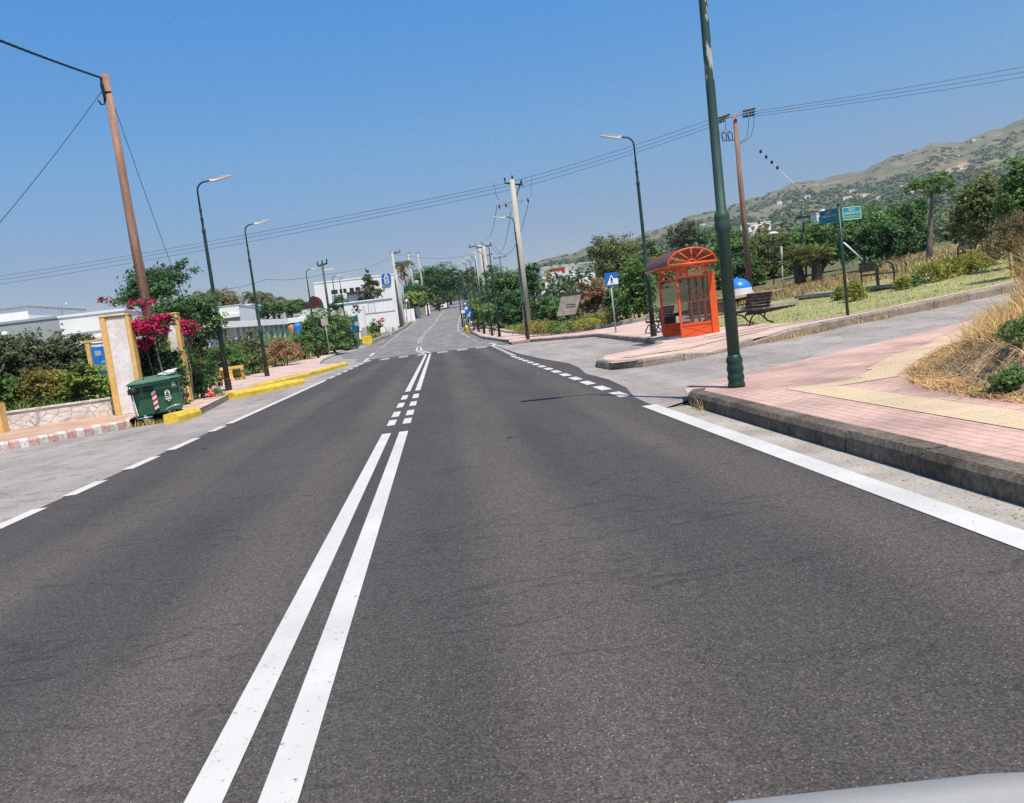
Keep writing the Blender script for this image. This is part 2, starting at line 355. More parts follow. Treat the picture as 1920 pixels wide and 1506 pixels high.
def thing(name, label, cat, loc=(0, 0, 0), rz=0., group=None, rx=0., ry=0.):
    o = bpy.data.objects.new(name, None); COL.objects.link(o); o.empty_display_size = .2
    o.location = loc; o.rotation_euler = (rx, ry, rz); tag(o, label, cat, group); return o
def tag(o, label, cat, group=None, kind=None):
    if label: o['label'] = label
    if cat: o['category'] = cat
    if group: o['group'] = group
    if kind: o['kind'] = kind
    return o
def copy_thing(root, loc, rz=None, label=None, scale=None):
    r = root.copy(); COL.objects.link(r); r.location = loc
    if rz is not None: r.rotation_euler = (0, 0, rz)
    if scale: r.scale = (scale,)*3
    if label: r['label'] = label
    for ch in root.children:
        c = ch.copy(); COL.objects.link(c); c.parent = r
        for gch in ch.children:
            d = gch.copy(); COL.objects.link(d); d.parent = c
    return r
def text_part(txt, size, m, parent, loc, rot, name='lettering', width=None):
    cu = bpy.data.curves.new(name, 'FONT'); cu.body = txt; cu.size = size; cu.align_x = 'CENTER'; cu.align_y = 'CENTER'; cu.extrude = .002
    o = bpy.data.objects.new(name, cu); COL.objects.link(o)
    bpy.context.view_layer.update()
    me = bpy.data.meshes.new_from_object(o.evaluated_get(bpy.context.evaluated_depsgraph_get()))
    bpy.data.objects.remove(o)
    me.materials.clear(); me.materials.append(MAT[m])
    t = bpy.data.objects.new(name, me); COL.objects.link(t); t.parent = parent; t.location = loc; t.rotation_euler = rot
    if width:
        xs = [v.co.x for v in me.vertices]; t.scale.x = width/(max(xs)-min(xs))
    return t

# ------------------------------------------------------------------ ground sheets
def inside(poly, x, y):
    c = np.zeros(np.shape(x), bool); n = len(poly)
    for i in range(n):
        x1, y1 = poly[i]; x2, y2 = poly[(i+1) % n]
        if y1 == y2: continue
        c ^= ((y1 > y) != (y2 > y)) & (x < (x2-x1)*(y-y1)/(y2-y1)+x1)
    return c
def edge_dist(poly, x, y, closed=True):
    d = np.full(np.shape(x), 1e9); n = len(poly)
    for i in range(n if closed else n-1):
        ax, ay = poly[i]; bx, by = poly[(i+1) % n]; L2 = (bx-ax)**2+(by-ay)**2+1e-9
        t = np.clip(((x-ax)*(bx-ax)+(y-ay)*(by-ay))/L2, 0, 1)
        d = np.minimum(d, np.hypot(x-ax-t*(bx-ax), y-ay-t*(by-ay)))
    return d
def sheet(name, poly, off, m, zf=None, maxlen=1.5, kind='structure', label=None):
    bm = bmesh.new(); vs = [bm.verts.new((x, y, 0)) for x, y in poly]
    for t3 in tessellate_polygon([[Vector((x, y, 0)) for x, y in poly]]):
        try: bm.faces.new([vs[k] for k in t3])
        except ValueError: pass
    for _ in range(9):
        ed = [e for e in bm.edges if e.calc_length() > maxlen*max(1, (e.verts[0].co.y)/45)]
        if not ed: break
        bmesh.ops.subdivide_edges(bm, edges=ed, cuts=1); bmesh.ops.triangulate(bm, faces=[f for f in bm.faces if len(f.verts) > 3])
    for v in bm.verts: v.co.z = g(v.co.x, v.co.y)+off+(zf(v.co.x, v.co.y) if zf else 0)
    bmesh.ops.recalc_face_normals(bm, faces=bm.faces)
    for f in bm.faces:
        if f.normal.z < 0: f.normal_flip()
        f.smooth = True
    me = bpy.data.meshes.new(name); bm.to_mesh(me); bm.free(); me.materials.append(MAT[m])
    o = bpy.data.objects.new(name, me); COL.objects.link(o); o['kind'] = kind
    if label: o['label'] = label
    return o
def strip_mesh(Ls, m_or, offs, name, kind='structure'):
    """Ls: list of (left polyline, right polyline) pairs in plan -> one draped mesh with metre UVs"""
    vs, fs, uvs = [], [], []
    for lf, rt in Ls:
        o = len(vs); u = 0.
        for i, (a, b) in enumerate(zip(lf, rt)):
            if i: u += math.hypot(a[0]-lf[i-1][0], a[1]-lf[i-1][1])
            w = math.hypot(a[0]-b[0], a[1]-b[1])
            for q, vv in ((a, 0.), (b, w)): vs.append((q[0], q[1], g(*q)+offs)); uvs.append((u, vv))
            if i: k = o+2*i; fs.append((k-2, k-1, k+1, k))
    me = bpy.data.meshes.new(name); me.from_pydata(vs, [], fs); me.materials.append(MAT[m_or])
    ul = me.uv_layers.new(name='uv')
    for lp in me.loops: ul.data[lp.index].uv = uvs[lp.vertex_index]
    bm = bmesh.new(); bm.from_mesh(me); bmesh.ops.recalc_face_normals(bm, faces=bm.faces)
    for f in bm.faces:
        if f.normal.z < 0: f.normal_flip()
    bm.to_mesh(me); bm.free()
    o = bpy.data.objects.new(name, me); COL.objects.link(o); o['kind'] = kind; return o
def dense(pts, step=1.):
    out = [pts[0]]
    for a, b in zip(pts, pts[1:]):
        n = max(1, int(math.hypot(b[0]-a[0], b[1]-a[1])/step))
        out += [(a[0]+(b[0]-a[0])*i/n, a[1]+(b[1]-a[1])*i/n) for i in range(1, n+1)]
    return out
def offset_line(pts, d):
    out = []
    for i, p in enumerate(pts):
        a, b = pts[max(i-1, 0)], pts[min(i+1, len(pts)-1)]; tx, ty = b[0]-a[0], b[1]-a[1]; l = math.hypot(tx, ty) or 1
        out.append((p[0]-ty/l*d, p[1]+tx/l*d))
    return out
def band(pts, w, step=1.):
    p = dense(pts, step); return offset_line(p, w/2), offset_line(p, -w/2)
def kerb(name, pts, mats, w=.16, h=.165, block=1., side=1, pattern=None, bev=.018, z0=-.12, hfun=None):
    """kerb stones laid end to end; face on the line, body to the left (side=1) or right (-1)"""
    mb = MB(); segs = []
    p = dense(pts, .05); acc = 0.; cur = [p[0]]; rnd = random.Random(len(pts)*13+int(abs(pts[0][0])*10))
    for a, b in zip(p, p[1:]):
        acc += math.hypot(b[0]-a[0], b[1]-a[1]); cur.append(b)
        if acc >= block: segs.append((cur[0], cur[-1])); cur = [b]; acc = 0.
    if acc > .1: segs.append((cur[0], cur[-1]))
    for i, (a, b) in enumerate(segs):
        dx, dy = b[0]-a[0], b[1]-a[1]; l = math.hypot(dx, dy); dx /= l; dy /= l; nx, ny = -dy*side, dx*side
        gp = .006; j = rnd.uniform(-.006, .006)
        def ring(q):
            z = g(*q); hh = h*(hfun(*q) if hfun else 1)
            return [(q[0], q[1], z+z0), (q[0]+nx*j, q[1]+ny*j, z+hh-bev*1.6+j), (q[0]+nx*bev, q[1]+ny*bev, z+hh+j), (q[0]+nx*w, q[1]+ny*w, z+hh+j), (q[0]+nx*w, q[1]+ny*w, z+z0)]
        r0 = ring((a[0]+dx*gp, a[1]+dy*gp)); r1 = ring((b[0]-dx*gp, b[1]-dy*gp))
        mb.add(r0+r1, [(0, 1, 2, 3, 4), (9, 8, 7, 6, 5)]+[(k, k+5, (k+1) % 5+5, (k+1) % 5) for k in range(5)], pattern[i % len(pattern)] if pattern else 0)
    o = mb.build(name, mats); o['kind'] = 'structure'; return o

# ------------------------------------------------------------------ foliage
def leaf_mesh(name, Pn, Nn, size, m, parent=None, aspect=.55, seed=0, loc=None, T=None):
    rng = np.random.default_rng(seed); N = len(Pn)
    Nn = Nn/np.maximum(np.linalg.norm(Nn, axis=1, keepdims=True), 1e-6)
    t = rng.normal(size=(N, 3)) if T is None else T
    t -= Nn*(t*Nn).sum(1, keepdims=True); t /= np.maximum(np.linalg.norm(t, axis=1, keepdims=True), 1e-6)
    b = np.cross(Nn, t); s = (np.asarray(size)*np.ones(N))[:, None]
    V = np.empty((N, 4, 3)); V[:, 0] = Pn-t*s*.5; V[:, 2] = Pn+t*s*.5
    V[:, 1] = Pn+b*s*.5*aspect+Nn*s*.1; V[:, 3] = Pn-b*s*.5*aspect+Nn*s*.1
    me = bpy.data.meshes.new(name); me.vertices.add(4*N); me.vertices.foreach_set('co', V.reshape(-1).astype(np.float32))
    me.loops.add(4*N); me.loops.foreach_set('vertex_index', np.arange(4*N, dtype=np.int32))
    me.polygons.add(N); me.polygons.foreach_set('loop_start', np.arange(0, 4*N, 4, dtype=np.int32))
    me.update(calc_edges=True); me.materials.append(m)
    o = bpy.data.objects.new(name, me); COL.objects.link(o)
    if parent: o.parent = parent
    if loc is not None: o.location = loc
    return o
def cloud(lobes, n, seed, clump_r=.2, per=30, flat=.6, shell=.5):
    """leaf positions and normals in clumps spread through ellipsoid lobes"""
    rng = np.random.default_rng(seed); lo = np.array(lobes, float)
    w = (lo[:, 3]*lo[:, 4]*lo[:, 5])**(2/3); w /= w.sum()
    nc = max(6, n//per); k = rng.choice(len(lo), nc, p=w)
    d = rng.normal(size=(nc, 3)); d /= np.linalg.norm(d, axis=1, keepdims=True)
    d[:, 2] = np.where(d[:, 2] < -.5, -d[:, 2], d[:, 2])
    r = 1-shell*rng.random(nc)**1.6 + .1*rng.normal(size=nc)
    c = lo[k, :3]+d*lo[k, 3:]*r[:, None]
    cr = clump_r*(.6+.8*rng.random(nc))*lo[k, 3:].mean(1)
    i = rng.integers(0, nc, n); q = rng.normal(size=(n, 3))*.62; q[:, 2] *= flat
    Pn = c[i]+q*cr[i][:, None]
    Nn = d[i]*.5+rng.normal(size=(n, 3))*.55+np.array([0, 0, .55])
    return Pn, Nn
def veg(name, label, cat, px, top, bot, hw, Y, m, leaf=.12, k=1.5, seed=1, trunk=0., lobes=4, group=None, depth=None, tm='barkd', flower=None, aspect=.55, gap=.5, lean=0., clump=.24, cone=False):
    """a plant whose crown fills the given box of the photograph when it stands Y metres ahead"""
    rnd = random.Random(seed*31+7)
    ct, cb = P(px, top, Y), P(px, bot, Y); base_g = on_ground(px, Y)
    H = ct.z-cb.z; rx = hw*Y/FPX; ry = depth or rx*.85
    cx = (ct.x+cb.x)/2; x0 = cx+lean
    zb = g(x0, Y)
    root = thing(name, label, cat, (x0, Y, zb), 0, group)
    c0 = Vector((cx-x0, 0, (ct.z+cb.z)/2-zb))
    lb = [(c0.x, c0.y, c0.z, rx*.8, ry*.8, H*.44)]
    if cone:
        lb = [(c0.x+rnd.uniform(-.1, .1)*rx, 0, c0.z+H*(-.4+.17*k_), rx*(1-.19*k_), ry*(1-.19*k_), H*.2) for k_ in range(5)]; lobes = 0
    elif not trunk:
        for a in (-.55, .5, .05): lb.append((c0.x+a*rx, rnd.uniform(-.3, .3)*ry, c0.z-H*.24, rx*.5, ry*.6, H*.3))
    for i in range(lobes):
        a = 2*math.pi*(i+rnd.random()*.7)/lobes; rr = rnd.uniform(.46, .64)
        f = rnd.uniform(.38, .52); zz = rnd.uniform(-.24, .28)
        lb.append((c0.x+math.cos(a)*rx*rr, c0.y+math.sin(a)*ry*rr, c0.z+zz*H, rx*f, ry*f, H*rnd.uniform(.22, .3)))
    area = sum(4*math.pi*((l[3]*l[4]*l[5])**(2/3)) for l in lb)*.75
    n = int(min(30000, max(250, 1.7*k*area/(leaf*leaf*.55))))
    Pn, Nn = cloud(lb, n, seed, clump, 26, .65, gap)
    Pn[:, 2] = np.maximum(Pn[:, 2], .03)
    rng = np.random.default_rng(seed+5)
    leaf_mesh('crown' if trunk else 'foliage', Pn, Nn, leaf*(.65+.7*rng.random(n)), L[m], root, aspect, seed)
    mb = MB()
    if trunk:
        zt = c0.z
        mid = Vector((c0.x*.5+rnd.uniform(-.08, .08)*H*.3, 0, zt*.5))
        mb.tube([(0, 0, -.15), (mid.x*.4, 0, zt*.22), mid, (c0.x, 0, zt)], [trunk*1.25, trunk, trunk*.8, trunk*.4], 9)
        for l in lb[1:]:
            s = Vector((c0.x*.7, 0, zt*rnd.uniform(.55, .85))); e = Vector(l[:3])
            mb.tube([s, (s+e)/2+Vector((0, 0, -.06*H)), e], [trunk*.45, trunk*.3, trunk*.1], 6)
        mb.build('trunk', tm, root)
    else:
        for i in range(5):
            a = rnd.random()*6.28; e = Vector((c0.x+math.cos(a)*rx*.5, math.sin(a)*ry*.5, c0.z+H*.15))
            mb.tube([(math.cos(a)*.1, math.sin(a)*.1, -.1), e*.5+Vector((0, 0, .1)), e], [.03+rx*.012, .02+rx*.008, .008], 5)
        mb.build('stems', tm, root)
    if flower:
        fm, fl, nn, frac = flower
        Pf, Nf = cloud(lb, nn, seed+9, .1, 30, .8, .12)
        leaf_mesh('blossom', Pf*np.array([1.03, 1.03, 1.03]), Nf, fl*(.7+.6*rng.random(nn)), L[fm], root, .9, seed+2)
    return root
def blades(name, Pn, h, w, m, lean=.35, seed=0, kind='stuff', parent=None, label=None, curve=.5):
    rng = np.random.default_rng(seed); N = len(Pn); hh = h*(.5+.8*rng.random(N)); a = rng.random(N)*6.283
    lx = rng.normal(size=N)*lean*hh; ly = rng.normal(size=N)*lean*hh
    V = np.empty((N, 5, 3)); dx, dy = np.cos(a)*w/2, np.sin(a)*w/2
    V[:, 0] = Pn+np.stack([-dx, -dy, -.02+0*dx], 1); V[:, 1] = Pn+np.stack([dx, dy, -.02+0*dx], 1)
    mx = np.stack([lx*curve*.6, ly*curve*.6, hh*.6], 1)
    V[:, 2] = Pn+mx+np.stack([dx*.7, dy*.7, 0*dx], 1); V[:, 4] = Pn+mx-np.stack([dx*.7, dy*.7, 0*dx], 1)
    V[:, 3] = Pn+np.stack([lx, ly, hh*(1-.12*np.abs(lx+ly)/np.maximum(hh, 1e-3))], 1)
    me = bpy.data.meshes.new(name); me.vertices.add(5*N); me.vertices.foreach_set('co', V.reshape(-1).astype(np.float32))
    idx = (np.arange(N)[:, None]*5+np.array([0, 1, 2, 4, 4, 2, 3])[None]).reshape(-1)
    me.loops.add(7*N); me.loops.foreach_set('vertex_index', idx.astype(np.int32))
    me.polygons.add(2*N); me.polygons.foreach_set('loop_start', (np.arange(N)[:, None]*7+np.array([0, 4])[None]).reshape(-1).astype(np.int32))
    me.update(calc_edges=True); me.materials.append(L[m])
    o = bpy.data.objects.new(name, me); COL.objects.link(o)
    if kind: o['kind'] = kind
    if label: o['label'] = label
    if parent: o.parent = parent
    return o
def scatter(poly, n, seed, off=0., zf=None, dens=None):
    rng = np.random.default_rng(seed); p = np.array(poly); x0, y0 = p.min(0); x1, y1 = p.max(0)
    X = rng.uniform(x0, x1, n*4); Y = rng.uniform(y0, y1, n*4); k = inside(poly, X, Y)
    if dens is not None: k &= rng.random(n*4) < dens(X, Y)
    X, Y = X[k][:n], Y[k][:n]
    Z = np.array([g(a, b)+off+(zf(a, b) if zf else 0) for a, b in zip(X, Y)])
    return np.stack([X, Y, Z], 1)

# ================================================================== camera, sky, sun
cam = bpy.data.objects.new('camera', bpy.data.cameras.new('camera')); COL.objects.link(cam); sc.camera = cam
cam.data.sensor_width = 36; cam.data.lens = FPX/1920*36; cam.data.clip_start = .05; cam.data.clip_end = 20000
mw = Matrix([list(r) for r in CM]).to_4x4(); mw.translation = (0, 0, CAMH); cam.matrix_world = mw
SUN_EL, SDX, SDY = R(65), .43, -.9
wd = bpy.data.worlds.new('World'); sc.world = wd; wd.use_nodes = True; nt = wd.node_tree
sky = nt.nodes.new('ShaderNodeTexSky'); sky.sky_type = 'NISHITA'; sky.sun_disc = False
sky.sun_elevation = SUN_EL; sky.sun_rotation = math.atan2(SDX, SDY); sky.altitude = 20; sky.air_density = 1.0; sky.dust_density = 0.; sky.ozone_density = 10
# summer haze: the band above the horizon is greyer, the upper sky a deeper blue
sx = nt.nodes.new('ShaderNodeSeparateXYZ'); nt.links.new(coords(nt, 'Generated'), sx.inputs[0])
tint = ramp(nt, sx.outputs[2], [(0., (.9, .63, .55)), (.11, (.92, .755, .69)), (.22, (.86, 1.06, 1.01)), (.36, (.58, 1.22, 1.38)), (1., (.6, 1.22, 1.4))])
nt.links.new(mix(nt, 1., sky.outputs[0], tint, 'MULTIPLY'), nt.nodes['Background'].inputs[0]); nt.nodes['Background'].inputs[1].default_value = .093
sun = bpy.data.objects.new('sun', bpy.data.lights.new('sun', 'SUN')); COL.objects.link(sun)
sun.data.energy = 4.6; sun.data.angle = R(.53); sun.data.color = (1, .9, .765)
sd = Vector((SDX, SDY, 0)).normalized()*math.cos(SUN_EL)+Vector((0, 0, math.sin(SUN_EL)))
sun.rotation_euler = sd.to_track_quat('Z', 'Y').to_euler(); sun.location = (10, -20, 40)
sc.view_settings.view_transform = 'Standard'; sc.view_settings.look = 'None'; sc.view_settings.exposure = .45; sc.view_settings.gamma = 1
sc.cycles.max_bounces = 6; sc.cycles.transparent_max_bounces = 12; sc.cycles.use_denoising = False
sc.cycles.volume_bounces = 0; sc.cycles.use_adaptive_sampling = True; sc.cycles.adaptive_threshold = .008

# ================================================================== ground
def axis(pts):
    out = []
    for a, b, s in pts: out += list(np.arange(a, b, s))
    return np.array(out+[pts[-1][1]])
gx = axis([(-900, -200, 50), (-200, -60, 7), (-60, -20, 2), (-20, 30, 1), (30, 80, 2.5), (80, 200, 8), (200, 1100, 50)])
gy = axis([(-60, -10, 5), (-10, 70, 1), (70, 180, 3), (180, 420, 8), (420, 800, 30)])
vs = [(x, y, g(x, y)-.03-(.12 if y > 75 else 0)-(.5 if y > 200 else 0)) for y in gy for x in gx]
nx = len(gx)
me = bpy.data.meshes.new('ground')
me.from_pydata(vs, [], [(j*nx+i, j*nx+i+1, (j+1)*nx+i+1, (j+1)*nx+i) for j in range(len(gy)-1) for i in range(nx-1)])
me.materials.append(MAT['ground']); o = bpy.data.objects.new('ground', me); COL.objects.link(o); o['kind'] = 'structure'

# hills behind, ending in the ridge line
sil = [(-900, 700), (300, 655), (700, 604), (800, 578), (880, 545), (940, 512), (1010, 490), (1060, 478), (1130, 458), (1190, 441), (1235, 428), (1270, 417), (1340, 396), (1400, 374), (1450, 358), (1500, 345), (1560, 333), (1600, 322), (1640, 306), (1700, 288), (1745, 274), (1765, 271), (1800, 264), (1850, 248), (1920, 226), (2050, 205), (2300, 185), (2700, 190)]
srays = [ray(*q) for q in sil]; sdx = [r[0] for r in srays]; sdz = [r[2] for r in srays]
RID = 1500.
_rng = np.random.default_rng(3); _ph = _rng.uniform(0, 6.28, (14, 2)); _fr = [(.004*1.33**i) for i in range(14)]
def relief(x, y):
    return sum(np.sin(x*_fr[i]*(1+.3*(i % 3))+_ph[i, 0]+y*_fr[i]*.6)*np.cos(y*_fr[i]*.9+_ph[i, 1])*6/(1.25**i) for i in range(14))
def hz(dx, y):
    zr = np.interp(dx, sdx, sdz)*RID+CAMH+(np.sin(dx*41+.5)*3+np.sin(dx*97)*2+np.sin(dx*230+1)*1.3)*np.clip((dx-.05)*8, 0, 1); b = np.interp(y, [300, 420, 700], [9.8, 15.5, 19.5])
    b = np.minimum(b, np.maximum(zr, 3)); t = np.clip((y-320)/(RID-320), 0, 1.)
    z = b+(zr-b)*t**1.35
    z += relief(dx*y, y)*np.clip(t*2, 0, 1)*np.clip((1.02-t)*3, 0.15, 1)*.8
    return np.where(y > RID, zr-(y-RID)*.5, z)
hx = np.linspace(-.9, 1.35, 420); hy = np.concatenate([np.arange(310, 1500, 17.), [1500., 1540., 1640.]])
HX, HY = np.meshgrid(hx, hy); HZ = hz(HX, HY)
HZ = HZ-np.where(HY < 330, 2., 0)
hv = np.stack([HX*HY, HY, HZ], -1).reshape(-1, 3); n2 = len(hx)
me = bpy.data.meshes.new('hill'); me.from_pydata(hv.tolist(), [], [(j*n2+i, j*n2+i+1, (j+1)*n2+i+1, (j+1)*n2+i) for j in range(len(hy)-1) for i in range(n2-1)])
me.materials.append(MAT['hill']); me.polygons.foreach_set('use_smooth', [True]*len(me.polygons))
o = bpy.data.objects.new('hill', me); COL.objects.link(o); o['kind'] = 'structure'
def hill_hit(px, py):
    d = ray(px, py)
    for y in np.arange(330, 1500, 4.):
        if CAMH+d[2]*y <= float(hz(d[0], y)): return Vector((d[0]*y, y, float(hz(d[0], y))))
    return None
def hill_patch(name, px_poly, m):
    vs, fs = [], []
    for (xa, ya), (xb, yb) in px_poly:
        for k in range(4):
            q = hill_hit(xa+(xb-xa)*k/3, ya+(yb-ya)*k/3)
            if q is None: return
            vs.append((q.x, q.y, q.z+.9))
    for i in range(len(px_poly)-1):
        for k in range(3): fs.append((i*4+k, i*4+k+1, (i+1)*4+k+1, (i+1)*4+k))
    MB().add(vs, fs).build(name, m)['kind'] = 'structure'
hill_patch('bare_earth', [((1764, 326), (1772, 334)), ((1780, 317), (1790, 333)), ((1795, 311), (1806, 325)), ((1808, 306), (1816, 317)), ((1817, 305), (1820, 309))], 'earth')
hill_patch('quarry_earth', [((1590, 372), (1592, 380)), ((1606, 366), (1610, 377)), ((1626, 362), (1630, 372)), ((1648, 362), (1648, 366))], 'earth')
hill_patch('hill_track', [((1710, 309), (1710, 310.5)), ((1740, 303), (1740, 304.5)), ((1775, 296), (1775, 297.5)), ((1800, 293), (1800, 294.5))], 'rock')
# scrub on the slopes: too many to count
rng = np.random.default_rng(11); NB = 17000
bd = rng.uniform(-.05, 1.0, NB); by = 340+(RID-360)*rng.random(NB)**1.25
bt = (by-320)/(RID-320)
nz = np.sin(bd*27+by*.011)+np.sin(bd*61-by*.017+1.3)+np.sin(bd*13+by*.006+.4)
keep = (nz > -2.7+3.3*bt+rng.normal(size=NB)*.8) & ((bt < .8) | (rng.random(NB) < .3))
bd, by = bd[keep], by[keep]; bz = hz(bd, by); NB = len(bd)
br = rng.uniform(1.5, 4.2, NB)*(1+.5*(by < 700)); LPB = 20
i = np.repeat(np.arange(NB), LPB); q = rng.normal(size=(NB*LPB, 3)); q /= np.linalg.norm(q, axis=1, keepdims=True); q[:, 2] = np.abs(q[:, 2])
Pn = np.stack([bd*by, by, bz], 1)[i]+q*br[i][:, None]*np.array([1.25, 1.25, .9])*(.6+.4*rng.random((NB*LPB, 1)))
o = leaf_mesh('hillside_scrub', Pn, q+rng.normal(size=q.shape)*.4, br[i]*.85, L['hill'], None, .9, 3); o['kind'] = 'stuff'

# ================================================================== roads
lay = [(-16, -8), (-4.3, -8), (-4.3, 51), (-5.2, 66), (-7.6, 90), (-9.5, 74), (-9, 60), (-7.4, 50), (-5.4, 47), (-7, 30), (-7, 25), (-6.2, 19.4), (-9.5, 16.4), (-16, 6)]
sheet('lay_by', lay, -.004, 'old')
side = [(2.6, 9.9), (3.3, 10.6), (5.2, 12.8), (7, 13.6), (8.8, 14.3), (10.3, 14.8), (12.2, 15.9), (16.2, 17.4), (24, 19.4), (34, 22), (34, 23.6), (24, 21.2), (14.2, 19.3), (11.3, 18.9), (9.4, 18.8), (7.6, 18.4), (5.4, 17.6), (4.4, 17.3), (3.7, 17.4), (3.7, 19), (4.2, 20.9), (5.2, 21.6), (6.4, 22.8), (7.2, 27), (7.95, 40.5), (5.2, 46), (3.9, 45.4), (3.3, 50.5), (2.6, 50.5)]
sheet('side_road', side, -.004, 'old', maxlen=1.)
ys = [-8+1.*i for i in range(59)]
sheet('main_road', [(-4.42, -8), (2.72, -8), (2.72, 8), (2.7, 10.4), (2.76, 11.7), (3.0, 13.2), (3.12, 15.2), (3.08, 17.4), (3.32, 19.6), (3.42, 21.8), (3.2, 26), (3.08, 32), (3.12, 40), (3.2, 47.6), (1, 49.2), (-2, 50.4), (-4.5, 51.2), (-4.4, 40), (-4.38, 20)], .003, 'asph', maxlen=2.5)
fy = [49, 56, 62, 68, 75, 82, 90, 97, 104, 114, 124, 132, 140, 150, 162, 174, 190, 210, 235, 260, 292, 330, 374, 420, 480, 560]
exl = lambda y: float(np.interp(y, [48, 56, 68.2, 103, 174, 292, 374, 420, 480, 560], [-4.6, -5.3, -5.5, -5.2, -3.2, .75, 6.6, 11.2, 19, 33]))
exr = lambda y: float(np.interp(y, [46, 52, 60, 75.4, 91, 111, 152, 247, 374, 420, 480, 560], [3.0, 3.4, 3.0, 2.75, 2.3, 2.8, 4.6, 8.4, 13.8, 18.4, 26.5, 41]))
ecx = lambda y: float(np.interp(y, [46, 48.5, 52, 58, 66, 83, 92.6, 130, 164, 230, 300, 374, 420, 480, 560], [-.8, -.8, -1.1, -1.6, -1.75, -1.95, -1.75, -.6, .9, 3.2, 6, 10.2, 14.8, 22.8, 37]))
lf = [(exl(y)-.5-(2.6*clamp((104-y)/40) if y < 104 else 0)*clamp((y-56)/10), y) for y in fy]; rt = [(exr(y)+1.0, y) for y in fy]
strip_mesh([(lf, rt)], 'oldb', -.002, 'far_road')
strip_mesh([([(2.7, y) for y in range(-8, 11)], [(3.14, y) for y in range(-8, 11)])], 'gutter', 0., 'gutter')

# markings
def bar(x0, x1, y0, y1, sk=0.): return ([(x0+sk, y0), (x0, y1)], [(x1+sk, y0), (x1, y1)])
cl = []
for xc in (-.9, -.66):
    cl.append(band([(xc, -7), (xc, 11.15)], .125, 2)); cl.append(band([(xc, 18.75), (xc, 46.8)], .125, 2))
    for a, b in ((12.1, 12.85), (13.3, 14.15), (14.92, 15.85), (16.62, 17.7)): cl.append(bar(xc-.062, xc+.062, a, b))
strip_mesh(cl, 'white', .008, 'centre_line_marking')
strip_mesh([band([(2.655, -7), (2.655, 10.45)], .2, 2)], 'white', .008, 'edge_line_marking')
rd = [bar(2.58, 2.76, a, a+.84) for a in np.arange(11.85, 30, 1.36)]+[bar(2.64+(a-30)*.018, 2.84+(a-30)*.018, a, a+.9) for a in np.arange(30.9, 46, 1.5)]
strip_mesh(rd, 'white', .008, 'right_dashed_marking')
ld = [bar(-4.44, -4.28, a, b) for a, b in ((-4.3, -3.4), (-2.2, -1.2), (-.2, .7), (1.5, 2.4), (3.3, 4.2), (4.95, 5.85), (6.6, 7.3), (7.75, 8.65), (9.3, 10.2), (11, 12.1), (12.75, 14.1), (15, 15.85), (16.25, 29.9), (31, 32.4), (33.3, 34.6), (35.6, 37), (38, 39.3), (40.4, 42), (43.1, 45.), (46, 48))]
ld += [([(-4.75, 49), (-5.0, 54.5)], [(-4.55, 49), (-4.8, 54.5)]), ([(-5.25, 59), (-5.5, 65.5)], [(-5.03, 59), (-5.28, 65.5)])]
strip_mesh(ld, 'white', .008, 'left_dashed_marking')
strip_mesh([bar(x, x+w, 46.1-.1*x, 48.6-.12*x, .0) for x, w in ((-4.72, .55), (-3.62, .56), (-2.52, .56), (-1.42, .5), (-.25, .62), (.92, .64), (2.02, .66))], 'worn', .012, 'crossing_marking')
fl = [band([(exl(y)+.08, y) for y in fy if y > 66], .12, 3), band([(exr(y)-.1, y) for y in fy[2:]], .14, 3)]
for dx in (-.13, .13): fl.append(band([(ecx(y)+dx, y) for y in fy if y > 58], .1, 2))
strip_mesh(fl, 'faint', .006, 'faded_line_marking')
strip_mesh([band([(ecx(y)+dx, y) for y in (48.2, 50.4, 52, 55, 58, 61, 64)], .14, 2) for dx in (-.15, .15)], 'white', .012, 'jog_line_marking')
strip_mesh([band([(exr(46)+.02, 46.6), (3.4, 50.5), (3.3, 54)], .2, 2), bar(3.35, 4.0, 44.9, 45.7)], 'white', .012, 'junction_corner_marking')

# ================================================================== pavements and kerbs
PH = .155
south = [(3.08, -8), (3.08, 10.1), (3.24, 10.7), (3.7, 11.3), (4.9, 12.9), (6.9, 13.8), (8.7, 14.5), (10.1, 15.0), (12.1, 16.0), (16, 17.5), (24, 19.5), (24, 18.1), (16, 15.8), (11.8, 13.9), (9.4, 11.8), (7.4, 10.0), (6.2, 8.6), (5.9, 8.0), (5.6, 7.2), (5.45, 6.5), (5.45, 5.6), (5.45, -8)]
ramp_z = lambda x, y: -.14*clamp((y-11)/1.6)
sheet('right_pavement', south, PH, 'pink', ramp_z, .5)
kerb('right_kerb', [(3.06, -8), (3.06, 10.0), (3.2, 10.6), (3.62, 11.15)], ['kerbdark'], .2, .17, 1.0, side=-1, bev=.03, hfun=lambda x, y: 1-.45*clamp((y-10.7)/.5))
strip_mesh([band([(4.2, -8), (4.2, 8.75)], .48, .7), band([(3.96, 8.9), (4.6, 8.95), (5.25, 9.05)], .34, .4), band([(5.1, 9.1), (5.7, 9.8)], .42, .4), band([(5.6, 9.75), (7.15, 11.5), (8.9, 13.25), (11.6, 15.15), (16, 16.9)], .5, .5)], 'tact', PH+.006, 'tactile_strip')
for v in bpy.data.objects['tactile_strip'].data.vertices: v.co.z += ramp_z(v.co.x, v.co.y)
